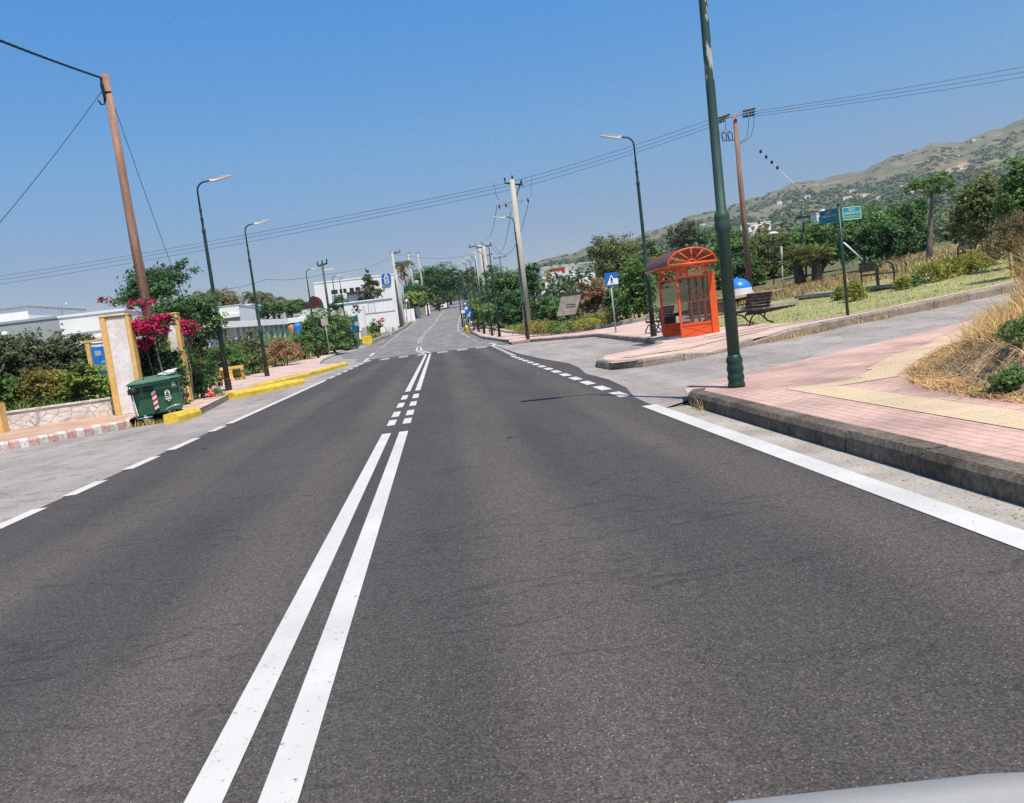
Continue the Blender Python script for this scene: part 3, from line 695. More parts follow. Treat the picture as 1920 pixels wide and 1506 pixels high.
plaza = [(3.85, 45.0), (5.1, 45.5), (7.85, 40.5), (7.1, 27), (6.3, 22.9), (5.1, 21.6), (4.1, 20.9), (3.65, 19), (3.7, 17.35), (4.3, 17.15), (5.3, 17.35), (6.3, 17.75), (7.3, 18.1), (9.4, 18.65), (11.3, 18.75), (14.1, 19.15), (24, 21.1), (34, 23.4), (34, 24.8), (24, 22.5), (14.5, 20.4), (12, 20.1), (10.4, 20.4), (9.7, 21.4), (10.0, 24.6), (9.4, 27), (10.3, 31), (12.5, 36), (12, 42), (9.5, 45), (7.5, 50), (6.5, 58), (5.9, 70), (5.0, 85), (3.2, 85), (3.6, 68), (4.1, 58), (4.3, 50)]
drop = lambda x, y: -.145*max(0, 1-abs(x-6.25)/.95)*clamp((19.4-y)/1.2)
sheet('plaza_pavement', plaza, PH, 'pinkb', drop, .8)
kerb('plaza_kerb', [(5.3, 17.33), (4.3, 17.1), (3.75, 17.3), (3.62, 18), (3.62, 19), (4.08, 20.95), (5.1, 21.65)], ['kerb'], .18, .17, 1., side=-1, bev=.03)
kerb('side_road_kerb', [(24, 21.05), (14.1, 19.1), (11.3, 18.7), (9.4, 18.6), (7.2, 18.05)], ['kerb'], .2, .2, 1., side=-1, bev=.03, hfun=lambda x, y: clamp((x-6.6)/1.2, .15, 1))
kerb('ramp_kerb', [(7.2, 18.05), (6.3, 17.68), (5.3, 17.3)], ['kerb'], .18, .17, .6, side=-1, bev=.01, hfun=lambda x, y: max(.05, (PH+drop(x, y)+.004)/.17))
kerb('bus_bay_kerb', [(5.1, 21.65), (6.3, 22.95), (7.1, 27), (7.83, 40.5), (5.1, 45.45), (4.0, 45.0)], ['kerb'], .18, .17, 1., side=-1, bev=.03)
kerb('far_right_kerb', [(4.35, 50), (4.12, 58), (3.62, 68), (3.2, 85)], ['kerb'], .18, .17, 1.2, side=-1, bev=.03)
kerb('planting_bed_kerb', [(12, 41.6), (9.5, 44.8), (7.5, 49.6), (6.5, 57.6), (5.9, 70), (5.0, 85)], ['kerbpale'], .25, .36, 1.2, side=-1, bev=.03)
strip_mesh([band([(7.35, 21.6), (9.3, 21.2), (10.0, 20.2), (12.0, 19.75), (14.4, 20.0), (24, 22.0)], .3, .8), band([(4.3, 18.6), (6.6, 19.6), (8.6, 20.6)], .35, .8), band([(7.7, 23.0), (9.6, 22.6)], .3, .5)], 'tact', PH+.012, 'plaza_tactile_strip')
for v in bpy.data.objects['plaza_tactile_strip'].data.vertices: v.co.z += drop(v.co.x, v.co.y)
bed = [(12.2, 41.4), (9.7, 44.9), (7.7, 49.8), (6.75, 57.7), (6.1, 70), (5.2, 85), (9, 85), (14, 60), (20, 44)]
sheet('planting_bed', bed, .27, 'soil', maxlen=2.5)

leftp = [(-20, 0), (-16.1, 6), (-9.0, 16.6), (-7.35, 19.1), (-7.25, 20.3), (-6.3, 20.2), (-6.2, 19.75), (-5.95, 19.75), (-6.75, 26), (-6.6, 29.8), (-5.7, 36), (-5.15, 44.4), (-5.6, 45.6), (-7.3, 49), (-8.2, 55), (-8.8, 61), (-9.3, 75), (-8.5, 86), (-7.5, 92), (-7.7, 93), (-9.3, 88), (-11.0, 75), (-11.6, 58), (-11.7, 48), (-10.8, 35), (-9.6, 27), (-8.9, 22.9), (-11.6, 20.4), (-19, 14)]
sheet('left_pavement', leftp, PH, 'pinkb', maxlen=.9)
sheet('tan_pavement', [(-20, .4), (-16, 6.5), (-8.95, 17.0), (-7.5, 19.2), (-8.2, 21.4), (-9.0, 22.6), (-11.6, 20.3), (-19, 13.9)], PH+.005, 'tan', maxlen=.9)
kerb('red_white_kerb', [(-16.1, 6), (-8.98, 16.6), (-7.3, 19.05)], ['kwht', 'kred'], .2, .17, .17, side=1, pattern=(0, 1), bev=.025)
kerb('left_kerb', [(-5.95, 19.7), (-6.75, 26), (-6.6, 29.4)], ['kerb'], .18, .15, 1., side=1)
kerb('yellow_kerb_end', [(-6.02, 18.45), (-5.9, 19.75)], ['kyel'], .34, .2, .65, side=1, bev=.05)
kerb('yellow_kerb', [(-6.6, 29.4), (-5.7, 36), (-5.12, 44.2), (-5.5, 45.4)], ['kyel', 'kyel'], .28, .2, 1., side=1, bev=.04)
kerb('yellow_kerb_island', [(-6.45, 25.2), (-5.6, 27.6), (-5.0, 29.4)], ['kyel'], .5, .2, .9, side=1, bev=.05)
kerb('far_left_kerb', [(-5.6, 45.7), (-7.3, 49), (-8.2, 55), (-8.8, 61), (-9.3, 75), (-8.5, 86), (-7.5, 92), (-6.0, 114), (-4.2, 165)], ['kerbpale'], .18, .16, 1.2, side=1)
kerb('back_kerb', [(-10.9, 36), (-11.7, 48), (-11.6, 58), (-11.0, 75), (-9.3, 88)], ['kyel', 'kerbpale'], .25, .3, 1.1, side=1, pattern=(0, 0, 1, 0, 1, 1, 0), bev=.03)
strip_mesh([band([(-6.9, 24), (-7.3, 31), (-6.4, 38)], .35, .8), bar(-7.9, -6.6, 21.4, 22.5)], 'tact', PH+.008, 'left_tactile_strip')

# rough mound of dry grass by the right pavement
mound = [(4.5, -6), (4.5, 5.6), (4.52, 6.6), (4.68, 7.5), (5.0, 8.4), (5.5, 9.2), (6.85, 10.7), (8.9, 12.5), (11.4, 14.65), (15.8, 16.6), (23.8, 18.8), (34, 21.3), (34, -6)]
_mx, _my = np.meshgrid(np.arange(2, 36, .1), np.arange(-8, 24, .1)); _md = edge_dist(mound, _mx, _my); _md = np.where(inside(mound, _mx, _my), _md, -_md)
def mz(x, y):
    fx, fy = clamp((x-2)/.1, 0, _md.shape[1]-2), clamp((y+8)/.1, 0, _md.shape[0]-2); i, j = int(fx), int(fy); u, v = fx-i, fy-j
    d = float((_md[j, i]*(1-u)+_md[j, i+1]*u)*(1-v)+(_md[j+1, i]*(1-u)+_md[j+1, i+1]*u)*v)
    t = clamp(d/2.8)
    return -.2+.34*clamp(d/.75, -1)+.05*math.sin(x*7+y*5)*math.sin(y*9-x*3)*clamp(d*2)+1.1*(.5*t+.5*t*t*(3-2*t))+(.05*math.sin(x*2.1)*math.cos(y*1.7)+.035*math.sin(x*5.3+y*3.1)*math.sin(y*6.1-x*2)+.02*math.sin(x*13+y*4)*math.sin(y*15))*clamp(d*1.5)
sheet('grass_mound', mound, PH-.02, 'soil', mz, .32)
park = [(12, 20.2), (14.5, 20.5), (24, 22.6), (34, 24.9), (60, 30), (60, 40), (14, 36), (12.4, 35), (10.3, 31), (9.5, 27), (10.1, 24.6), (9.8, 21.5), (10.5, 20.5)]
sheet('lawn', park, .1, 'lawn', maxlen=2.)

# ================================================================== street lamps
LAMPG = 'street lamps along the two pavements'
def make_lamp(label, near=False):
    t = thing('street_lamp', label, 'street lamp', (0, 0, 0), 0, LAMPG)
    mb = MB()
    mb.lathe([(.118, 0), (.118, .05), (.105, .07), (.112, .1), (.118, .13), (.112, .16), (.102, .18), (.112, .21), (.117, .24), (.108, .28), (.102, .3), (.112, .33), (.112, .37), (.095, .4), (.088, .42)], n=20)
    mb.build('base', 'green' if near else 'dbrown', t)
    mb = MB()
    mb.lathe([(.085, .42), (.084, 1.95), (.1, 1.98), (.108, 2.02), (.108, 2.08), (.1, 2.12), (.106, 2.15), (.098, 2.2), (.07, 2.23), (.062, 3.6), (.052, 5.3), (.052, 5.36), (.062, 5.38), (.062, 5.48), (.05, 5.5), (.04, 5.55), (.04, 5.78), (.052, 5.8), (.052, 5.86), (.038, 5.88), (.038, 6.1), (.048, 6.12), (.048, 6.17), (.034, 6.2)], n=16)
    mb.build('post', 'peel' if near else 'green', t)
    if not near:
        mb = MB(); mb.lathe([(.092, .42), (.09, 1.1), (.086, 1.12)], n=14); mb.build('sleeve_and_foot_shade', 'dbrown', t)  # dark foot paint; stands for shade on the shelter and nearest left posts
    mb = MB(); pts = [(0, 0, 6.15), (0, 0, 6.75)]+[(.3-.3*math.cos(a), 0, 6.75+.3*math.sin(a)) for a in (R(20), R(40), R(60), R(78))]+[(.5, 0, 7.09)]
    mb.tube(pts, .03, 10); mb.build('arm', 'green', t)
    mb = MB(); T = Matrix.Translation((.42, 0, 7.07)) @ Matrix.Rotation(R(-8), 4, 'Y')
    o = [(0, -.03), (.1, -.05), (.26, -.045), (.74, -.012), (.75, .018), (.3, .06), (.08, .06), (0, .035)]
    n = len(o); wd_ = [.05, .09, .13, .1, .1, .12, .08, .05]
    vs = [(x, -w, z) for (x, z), w in zip(o, wd_)]+[(x, w, z) for (x, z), w in zip(o, wd_)]
    mb.add(vs, [tuple(range(n)), tuple(range(2*n-1, n-1, -1))]+[(i, i+n, (i+1) % n+n, (i+1) % n) for i in range(n)], 0, False, T)
    mb.build('lamp_head', 'ledw', t, bevel=.008)
    return t
lampN = make_lamp('thick dark green lamp post with peeling paint, standing on the kerb corner close by', True)
lampN.scale = (.92, .92, 1); lampN.location = (3.69, 9.94, g(3.69, 9.94)+PH); lampN.rotation_euler = (R(-.3), R(-.3), R(172))
lampA = make_lamp('slim green lamp post just left of the bus shelter, white lamp head over the road')
def lamp_at(px, Y, rz, label, first=False, scale=None):
    p = on_ground(px, Y, PH)
    if first: lampA.location = p; lampA.rotation_euler = (0, 0, rz); return lampA
    return copy_thing(lampA, p, rz, label, scale)
lamp_at(1226, 28.3, R(180), None, True)
lamp_at(429, 28.2, R(8), 'tall green lamp post beside the ochre planter box, nearest on the left pavement')
lamp_at(501, 38.5, R(8), 'green lamp post on the left pavement behind the yellow kerb, second from the dumpster')
lamp_at(597, 65.5, R(5), 'lamp post at the end of the left hedge beside the square white sign back')
lamp_at(642, 80, R(5), 'lamp post in front of the white supermarket, next right of the pole with the crossbar')
lamp_at(654, 86, R(5), 'lamp post in front of the white supermarket, the one nearest the grey double sign')
lamp_at(990, 46.3, R(176), 'lamp post standing directly in front of the thick concrete power pole')
for px, Y, lb in ((937, 62, 'tallest lamp post of the far right row, second from the concrete power pole'), (923, 67.5, 'far right lamp post just in front of the slanted pale power pole'),
                  (908, 74, 'far right lamp post beside the end of the green railing'), (898, 79, 'far right lamp post behind the green railing near the red and white marker'),
                  (889, 85, 'far right lamp post rising just behind the yellow and red road markers'), (868, 96, 'thin lamp post at the road edge left of the blue arrow sign'),
                  (876, 112, 'small distant lamp post up the slope past the blue arrow sign'), (871, 150, 'tiny distant lamp post near the crest on the right of the road')):
    lamp_at(px, Y, R(176), lb)

# ================================================================== power poles and wires
def wire(name, a, b, sag, r, m, label, cat='power line', group=None, n=24, parent=None):
    a, b = Vector(a), Vector(b)
    pts = [a.lerp(b, i/n)-Vector((0, 0, sag*4*(i/n)*(1-i/n))) for i in range(n+1)]
    o = MB().tube(pts, r, 5).build(name, m, parent); return tag(o, label, cat, group) if not parent else o
# big concrete pole with two crossarms
cb = on_ground(992, 58); ctop = P(960, 337, 58)
cp = thing('concrete_power_pole', 'thick pale concrete power pole with a white crossarm and dangling loops of wire', 'power pole', cb)
h = ctop.z-cb.z; lx = ctop.x-cb.x
MB().tube([(0, 0, -.3), (lx, 0, h)], [.3, .17], 14).build('pole', 'conc', cp)
cd = Vector((1, -.05, 0)).normalized()
mb = MB(); ax = lx*.87; az = h-1.55
mb.beam((ax-1.15, .18, az-.1), (ax+1.05, .1, az+.15), .12, .12)
mb.beam((ax-.7, .17, az-.05), (ax-.1, .17, az-.55), .05, .05); mb.beam((ax+.7, .17, az+.1), (ax+.1, .17, az-.5), .05, .05)
mb.build('crossarm', 'steel', cp)
mb = MB(); mb.beam((lx-.55, .15, h-.15), (lx+.75, .1, h-.45), .1, .1); mb.beam((lx+.1, .2, h-1.3), (lx+.55, .12, h-.4), .06, .06)
mb.build('top_arm', 'dbrown', cp)
for x, z in ((lx-.5, h-.05), (lx+.05, h+.05), (lx+.65, h-.35), (ax-1.1, az-.35), (ax-.62, az-.3), (ax+1.0, az-.1)):
    MB().lathe([(.03, 0), (.07, .04), (.04, .09), (.075, .13), (.04, .18), (.07, .22), (.03, .28)], (x, .15, z), 8).build('insulator', 'dbrown', cp)
# brown wooden pole on the right
bb = on_ground(1407, 57); btop = P(1377, 215, 57)
bp = thing('wooden_power_pole', 'brown wooden power pole behind the blue recycling dome, strain insulators at its top', 'power pole', bb)
h2 = btop.z-bb.z; lx2 = btop.x-bb.x
MB().tube([(0, 0, -.3), (lx2*.5, 0, h2*.5), (lx2, 0, h2)], [.23, .19, .14], 12).build('pole', 'wood', bp)
mb = MB(); mb.beam((lx2-.8, .2, h2-.15), (lx2+1.0, .1, h2+.02), .1, .12); mb.beam((lx2-.75, -.25, h2-.2), (lx2+.9, -.3, h2-.05), .08, .1); mb.build('crossarm', 'steel', bp)
for i, (dx, dz) in enumerate(((0, .12), (.1, -.1), (.2, -.32))):
    for sgn in (-1, 1):
        a = Vector((lx2+sgn*.45+dx*sgn, -.1+.3*i-.3, h2-.05+sgn*.05+dz*.6)); b = a+Vector((sgn*1.0, 0, sgn*.17-.05))
        mb = MB(); mb.tube([a.lerp(b, k/9) for k in range(10)], [.02, .09, .05, .1, .05, .1, .05, .1, .05, .02], 8); mb.build('strain_insulator', 'dbrown', bp)
for k, (x0, x1) in enumerate(((-1.1, -.15), (-.6, 0), (.95, .15), (1.3, .2))):
    pts = [Vector((lx2+x0*1.1, 0, h2-.3)), Vector((lx2+x0*1.1-.1, 0, h2-.95)), Vector((lx2+x0*.8, 0, h2-1.7)), Vector((lx2*.85+x1, 0, h2-1.8-.1*k))]
    MB().tube(pts, .018, 5).build('jumper_wire', 'black', bp)
for x in (-.95, -.5):
    MB().tube([(lx2+x, 0, h2-1.1), (lx2+x+.22, 0, h2-1.3), (lx2+x+.2, 0, h2-1.75), (lx2+x-.05, 0, h2-1.8), (lx2+x-.12, 0, h2-1.4), (lx2+x, 0, h2-1.1)], .035, 6).build('fuse_holder', 'dbrown', bp)
g0 = btop+Vector((0, 0, -.9)); g1 = P(1620, 470, 52); gd = g1-g0
stay = thing('stay_wire', 'steel stay wire with black egg insulators running down from the wooden power pole', 'stay wire', g0)
MB().tube([(0, 0, 0), gd*.995], .014, 5).build('wire', 'steel', stay)
for k in (.205, .25, .295, .34):
    MB().lathe([(.02, -.13), (.085, -.09), (.1, 0), (.085, .09), (.02, .13)], gd*k, 8).build('insulator', 'black', stay, rot=None)
MB().tube([P(1582, 455, 50)-g0, P(1617, 487, 50)-g0], .055, 8).build('guard_tube', 'wpaint', stay)
# the three conductors over the road
for (pl, pc, pr0, pr1, pe), lb in zip((((-60, 527), (953, 343), (1338, 222), (1402, 211), (1960, 118)), ((-60, 534), (963, 347), (1340, 229), (1405, 215), (1960, 128)), ((-60, 542), (972, 353), (1344, 234), (1408, 219), (1960, 138))),
        ('uppermost of the three bare wires crossing high over the road', 'middle one of the three bare wires crossing high over the road', 'lowest of the three bare wires crossing high over the road')):
    t = thing('overhead_wire', lb, 'power line', P(pc[0], pc[1], 58), 0, 'three parallel wires crossing over the road')
    o = t.location
    for a, b, s in ((P(pl[0], pl[1], 82), P(pc[0], pc[1], 58), .35), (P(pc[0], pc[1], 58), P(pr0[0], pr0[1], 57), .15), (P(pr1[0], pr1[1], 57), P(pe[0], pe[1], 50), .1)):
        wire('span', a-o, b-o, s, .013, 'black', None, parent=t)
def wires_thing(name, label, spans, r=.014, cat='power line', group=None):
    t = thing(name, label, cat, spans[0][0], 0, group); o = Vector(spans[0][0])
    for a, b, s in spans: wire('span', a-o, b-o, s, r, 'black', None, parent=t)
    return t
wires_thing('dropper_wire', 'slack wires looping from the concrete pole crossarm to the far pale poles', [(P(932, 384, 58), P(912, 447, 112), .8), (P(958, 396, 58), P(920, 456, 112), 2.2), (P(992, 376, 58), P(925, 457, 112), 2.6)], .02)
wires_thing('jumper_wire', 'short loops of wire between the top and the lower crossarm of the concrete pole', [(P(924, 340, 58), P(936, 373, 58), .45), (P(981, 334, 58), P(969, 372, 58), -.25), (P(998, 334, 58), P(996, 370, 58), -.3)], .014)
# pale power poles beyond
PPG = 'pale power poles up the road on the right'
def power_pole(px, pyt, Y, pxb, label, arm=None, r=.2, m='conc', w=2.1, name='concrete_power_pole', group=PPG, lamp=False):
    b = on_ground(pxb, Y); tp = P(px, pyt, Y); t = thing(name, label, 'power pole', b, 0, group); d = tp-b
    MB().tube([(0, 0, -.3), d], [r*1.2, r*.75], 10).build('pole', m, t)
    if arm:
        mb = MB(); mb.beam((d.x-w/2+arm, .15, d.z-.2), (d.x+w/2+arm, -.1, d.z-.05), .12, .14)
        mb.build('crossarm', 'dbrown', t)
        for k in (-.46, 0, .46): MB().lathe([(.03, 0), (.08, .08), (.05, .16), (.08, .24), (.03, .36)], (d.x+arm+k*w, .03, d.z+k*.15-.05), 7).build('insulator', 'dbrown', t)
    if lamp: MB().box(d.x+.1, d.x+1.0, -.15, .15, d.z-.65, d.z-.55).build('lamp_head', 'ledw', t)
    return t
power_pole(907, 461, 112, 925, 'slanted pale power pole in front of dark trees, right of its twin', -.01, .27)
power_pole(899, 459, 122, 914, 'pale power pole with wide crossarm, left of its twin', -.6, .25)
power_pole(891, 475, 150, 902, 'slim pale power pole farther up, seen just left of the twin poles', None, .22)
power_pole(912, 478, 170, 922, 'distant power pole with short crossarm above dark trees', .01, .15, 'dbrown', 2.4)
power_pole(937, 482, 185, 945, 'dark thin power pole with small crossbar above the right hand trees', .01, .13, 'dbrown', 3.)
power_pole(604, 494, 74, 628, 'dark pole with small crossbar and white lamp head before the supermarket', .01, .11, 'green', .9, 'crossbar_pole', None, True)
power_pole(735, 474, 132, 753, 'tall pale power pole by the supermarket corner, left of its leaning neighbour', .55, .24, 'conc', 1.6, group='pale poles by the supermarket corner')
power_pole(741, 505, 131, 756, 'shorter pale pole leaning against the tall one by the supermarket corner', None, .2, group='pale poles by the supermarket corner')
hp0, hp1 = P(777, 547, 195), P(792, 545, 195); gz = g(hp0.x, 195)
ht = thing('transformer_frame', 'two legged pole frame with a transformer platform above the left hand trees', 'transformer pole', (hp0.x, 195, gz))
for p, pt in ((hp0, P(765, 476, 195)), (hp1, P(783, 476, 195))):
    MB().tube([(p.x-hp0.x+.3, 0, -.3), (pt.x-hp0.x, 0, pt.z-gz)], [.26, .16], 9).build('leg', 'conc', ht)
    mb = MB(); q = (pt.x-hp0.x, 0, pt.z-gz); mb.beam((q[0]-.5, 0, q[2]+.1), (q[0]+.6, 0, q[2]+.25), .12, .12); mb.build('top_arm', 'dbrown', ht)
z1 = P(785, 535, 195).z-gz
mb = MB(); mb.box(-.3, 2.0, -.5, .5, z1-.15, z1); mb.build('platform', 'steel', ht)
MB().box(-.9, 1.5, -.06, .06, z1+5.1, z1+5.25).build('crossbar', 'steel', ht)
MB().lathe([(.5, 0), (.55, .1), (.55, 1.1), (.4, 1.2)], (.75, 0, z1), 12).build('transformer', 'signback', ht)
lt0 = P(776, 578, 140)
lt = thing('steel_lattice_mast', 'short grey steel lattice mast beside the pale pole at the supermarket corner', 'lattice mast', (lt0.x, 140, g(lt0.x, 140)))
mb = MB(); hh = P(757, 549, 140).z-g(lt0.x, 140); xs = P(757, 549, 140).x-lt0.x
for dx in (0, .75): mb.beam((dx-1.3, 0, -.1), (dx-1.6, 0, hh), .09, .09)
for k in range(12): mb.beam((-1.3-.3*k/12, 0, hh*k/12), (-.55-.3*(k+1)/12, 0, hh*(k+.8)/12), .05, .05)
mb.build('lattice', 'steel', lt)
wires_thing('overhead_wire', 'faint thin wire sagging from the supermarket pole to the left above the roofs', [(P(735, 482, 132), P(604, 515, 74), .5), (P(604, 515, 74), P(500, 524, 66), .2), (P(500, 524, 66), P(418, 543, 60), .1)], .014)
wires_thing('overhead_wire', 'pair of thin wires crossing low over the distant road toward the crest', [(P(738, 476, 132), P(893, 476, 150), .8), (P(840, 503, 260), P(893, 482, 150), .5), (P(846, 506, 260), P(893, 486, 150), .5)], .02)
# wooden pole on the left
wb = Vector((-8.63, 25, g(-8.6, 25))); wt = P(197, 140, 25)
wp = thing('wooden_utility_pole', 'tall weathered wooden utility pole rising behind the bougainvillea gateway', 'utility pole', wb)
dz = wt.z-wb.z; mb = MB()
mb.tube([(wt.x-wb.x+.15, 0, -.3), (0.05, 0, dz*.5), (wt.x-wb.x, 0, dz)], [.16, .135, .1], 14); mb.build('pole', 'wood', wp)
MB().tube([(-.09, -.1, dz-.12), (-.12, -.1, dz-.35), (-.09, -.1, dz-.7), (-.1, -.1, dz-.85), (-.2, -.1, dz-.86), (-.27, -.1, dz-.72)], .025, 6).build('cable_end', 'black', wp)
MB().tube([(-.1, -.09, dz-.1), (-.07, -.1, dz-.35), (-.06, -.1, dz-.6), (-.08, -.1, dz-.78)], .035, 6).build('cable_end', 'black', wp)
MB().lathe([(.115, 0), (.12, .03), (.115, .06)], (0, 0, dz-.55), 12).build('band', 'black', wp)
a, b = P(-120, 8, 17), P(190, 146, 24.9); a = b+(a-b)*2.4; t = thing('twisted_cable', 'thick black twisted cable running left from the top of the wooden utility pole', 'cable', a)
for ph in (0, 2.1, 4.2):
    pts = []
    for i in range(170):
        q = a.lerp(b, i/169)-a; q.z -= .22*4*(i/169)*(1-i/169); an = i*.8+ph; pts.append(q+Vector((0, math.cos(an)*.018, math.sin(an)*.018)))
    MB().tube(pts, .017, 5).build('strand', 'black', t)
tag(wire('service_wire', P(191, 171, 24.9), P(191, 171, 24.9).lerp(P(-60, 470, 20), 1.5), .2, .009, 'black', 'thin wire dropping steeply left from the wooden utility pole', 'wire'), None, None)
tag(wire('service_wire', P(213, 195, 25), P(345, 560, 33), .15, .009, 'black', 'thin wire dropping right from the wooden utility pole into the tree', 'wire'), None, None)

# ================================================================== bus shelter
sh = thing('bus_shelter', 'orange red bus shelter with glass sides and an arched smoked roof', 'bus shelter', (7.42, 24.2, g(7.8, 25)+PH+.0))
SW, SL, PHt = .99, 1.95, 1.88
mb = MB(); mb.box(-.25, SW+.25, -.25, SL+.25, -.12, .0); mb.build('plinth', 'kerbpale', sh)
def end_panel(y, name):
    fr = MB()
    for x in (0, SW): fr.box(x-.035, x+.035, y-.035, y+.035, 0, PHt)
    fr.box(.035, SW-.035, y-.03, y+.03, PHt-.06, PHt); fr.box(.035, SW-.035, y-.032, y+.032, .36, .43)
    n = 14; pts = [(SW/2-math.cos(math.pi*i/n)*SW/2, y, PHt+math.sin(math.pi*i/n)*.3) for i in range(n+1)]; fr.tube(pts, .026, 8)
    for a in (35, 62, 90, 118, 145): fr.beam((SW/2-math.cos(R(a))*.12, y, PHt+.02), (SW/2-math.cos(R(a))*SW*.47, y, PHt+.02+math.sin(R(a))*.27), .022, .022)
    f = fr.build(name, 'orangered', sh, bevel=.006)
    kp = MB(); kp.box(.035, SW-.035, y-.014, y+.014, .02, .36); kp.build('kick_panel', 'orangered', f)
    pm = MB()
    for (x0, z0, x1, z1) in ((.05, .34, SW-.05, .05), (.05, .05, SW-.05, .34)): pm.beam((x0, y-.018, z0), (x1, y-.018, z1), .012, .012)
    pm.build('cross_rib', 'orangered', f)
    MB().box(.035, SW-.035, y-.005, y+.005, .43, PHt-.06).build('glass_pane', 'glass', f)
end_panel(0, 'near_end_frame'); end_panel(SL, 'far_end_frame')
bw = MB()
for y in np.linspace(.0, SL, 4)[1:-1]: bw.box(SW+.0, SW+.07, y-.035, y+.035, 0, PHt)
bw.box(SW, SW+.06, .04, SL-.04, PHt-.06, PHt); bw.box(SW, SW+.06, .04, SL-.04, .1, .2); bw.box(SW-.03, SW+.13, -.06, -.037, 0, PHt+.02)
bwo = bw.build('back_frame', 'orangered', sh, bevel=.005)
for y0, y1 in zip(np.linspace(0, SL, 4)[:-1], np.linspace(0, SL, 4)[1:]): MB().box(SW+.02, SW+.03, y0+.04, y1-.04, .2, PHt-.06).build('glass_pane', 'glass', bwo)
mb = MB(); n = 12
for x0, x1, y in ((SW+.02, SW+.16, -.02),): mb.box(x0+.04, x1+.03, y-.02, y+.02, 0, PHt+.06); mb.build('side_upright', 'orangered', sh)
RX0, RX1, RY0, RY1, RZ, RH = -.36, SW+.16, -.42, SL+.25, PHt+.34, .46
rf = MB(); cx, hw_ = (RX0+RX1)/2, (RX1-RX0)/2
def arch(t, r=1.): return (cx-math.cos(t)*hw_*r, RZ+math.sin(t)*RH*r)
for y in (RY0, RY0+(RY1-RY0)/3, RY0+(RY1-RY0)*2/3, RY1):
    rf.tube([(arch(math.pi*i/20)[0], y, arch(math.pi*i/20)[1]) for i in range(21)], .024, 8)
rf.tube([(RX0, RY0, RZ), (RX1, RY0, RZ)], .042, 10); rf.tube([(RX0, RY1, RZ), (RX1, RY1, RZ)], .042, 10)
for x in (RX0, RX1): rf.tube([(x, RY0, RZ), (x, RY1, RZ)], .035, 8)
for y in (RY0, RY1):
    rf.tube([(cx-.12*math.cos(math.pi*i/8), y, RZ+.12*math.sin(math.pi*i/8)) for i in range(9)], .022, 6)
    for a in (28, 58, 90, 122, 152):
        x, z = arch(R(a)); rf.tube([(cx-.12*math.cos(R(a)), y, RZ+.12*math.sin(R(a))), (x, y, z)], .02, 6)
for y in (.0, SL):
    for x in (.03, SW-.03): rf.tube([(x, y, PHt), (x, y, RZ)], .025, 6)
    for x in (.15, SW-.15): rf.tube([(x-.13*math.cos(6.283*i/12), y, PHt+.2+.11*math.sin(6.283*i/12)) for i in range(13)], .016, 5)
rfo = rf.build('roof_frame', 'orangered', sh)
rp = MB(); N = 20
ring = [[(cx-math.cos(math.pi*i/N)*(hw_+k), y, RZ+math.sin(math.pi*i/N)*(RH+k)) for i in range(N+1)] for y in (RY0, RY1) for k in (.028, .036)]
vs = ring[0]+ring[1]+ring[2]+ring[3]; q = N+1; fs = []
for i in range(N): fs += [(i, i+1, 2*q+i+1, 2*q+i), (q+i, 3*q+i, 3*q+i+1, q+i+1)]
rp.add(vs, fs, 0, True); rp.build('roof_panel', 'roofp', rfo)

# ================================================================== benches
def cast_bench(label, loc, rz, back_slats=5, Lb=1.5):
    """seat faces local -x; planks along local y"""
    t = thing('park_bench', label, 'bench', loc, rz)
    s = MB()
    for i in range(5): s.box(-.3+i*.11, -.21+i*.11, -Lb/2, Lb/2, .415+.0*i, .45)
    s.build('seat', 'slat', t, bevel=.006)
    b = MB(); T = Matrix.Translation((.27, 0, .45)) @ Matrix.Rotation(R(15), 4, 'Y')
    for i in range(back_slats): b.box(-.017, .017, -Lb/2, Lb/2, .04+i*.1, .125+i*.1, 0, T)
    b.build('backrest', 'slat', t, bevel=.006)
    for y in (-Lb/2+.17, Lb/2-.17):
        m = MB()
        m.tube([(-.36, y, 0), (-.34, y, .1), (-.24, y, .26), (-.1, y, .33), (.04, y, .3), (.16, y, .2), (.26, y, .08), (.46, y, .0)], [.03, .025, .024, .024, .024, .024, .024, .03], 8)
        m.tube([(-.3, y, .4), (0, y, .385), (.24, y, .41), (.31, y, .55), (.4, y, .95)], .022, 8)
        m.tube([(-.1, y, .33), (-.12, y, .4)], .022, 6); m.tube([(.16, y, .2), (.25, y, .4)], .022, 6)
        m.tube([(-.28, y, .42), (-.3, y, .56), (-.2, y, .63), (0, y, .64), (.31, y, .66)], .018, 6)
        m.build('side_frame', 'iron', t)
    return t
b0 = on_ground(1407, 24.7, PH)
cast_bench('brown slatted bench with curled black iron legs right of the near lamp post', b0, R(8))
cast_bench('bench with dark slatted back seen through the front glass of the bus shelter', Vector((9.15, 26.6, g(9.15, 26.6)+PH)), R(62))
cast_bench('bench with black curled legs half hidden behind the lamp post left of the shelter', on_ground(1237, 30.5, PH), R(5))
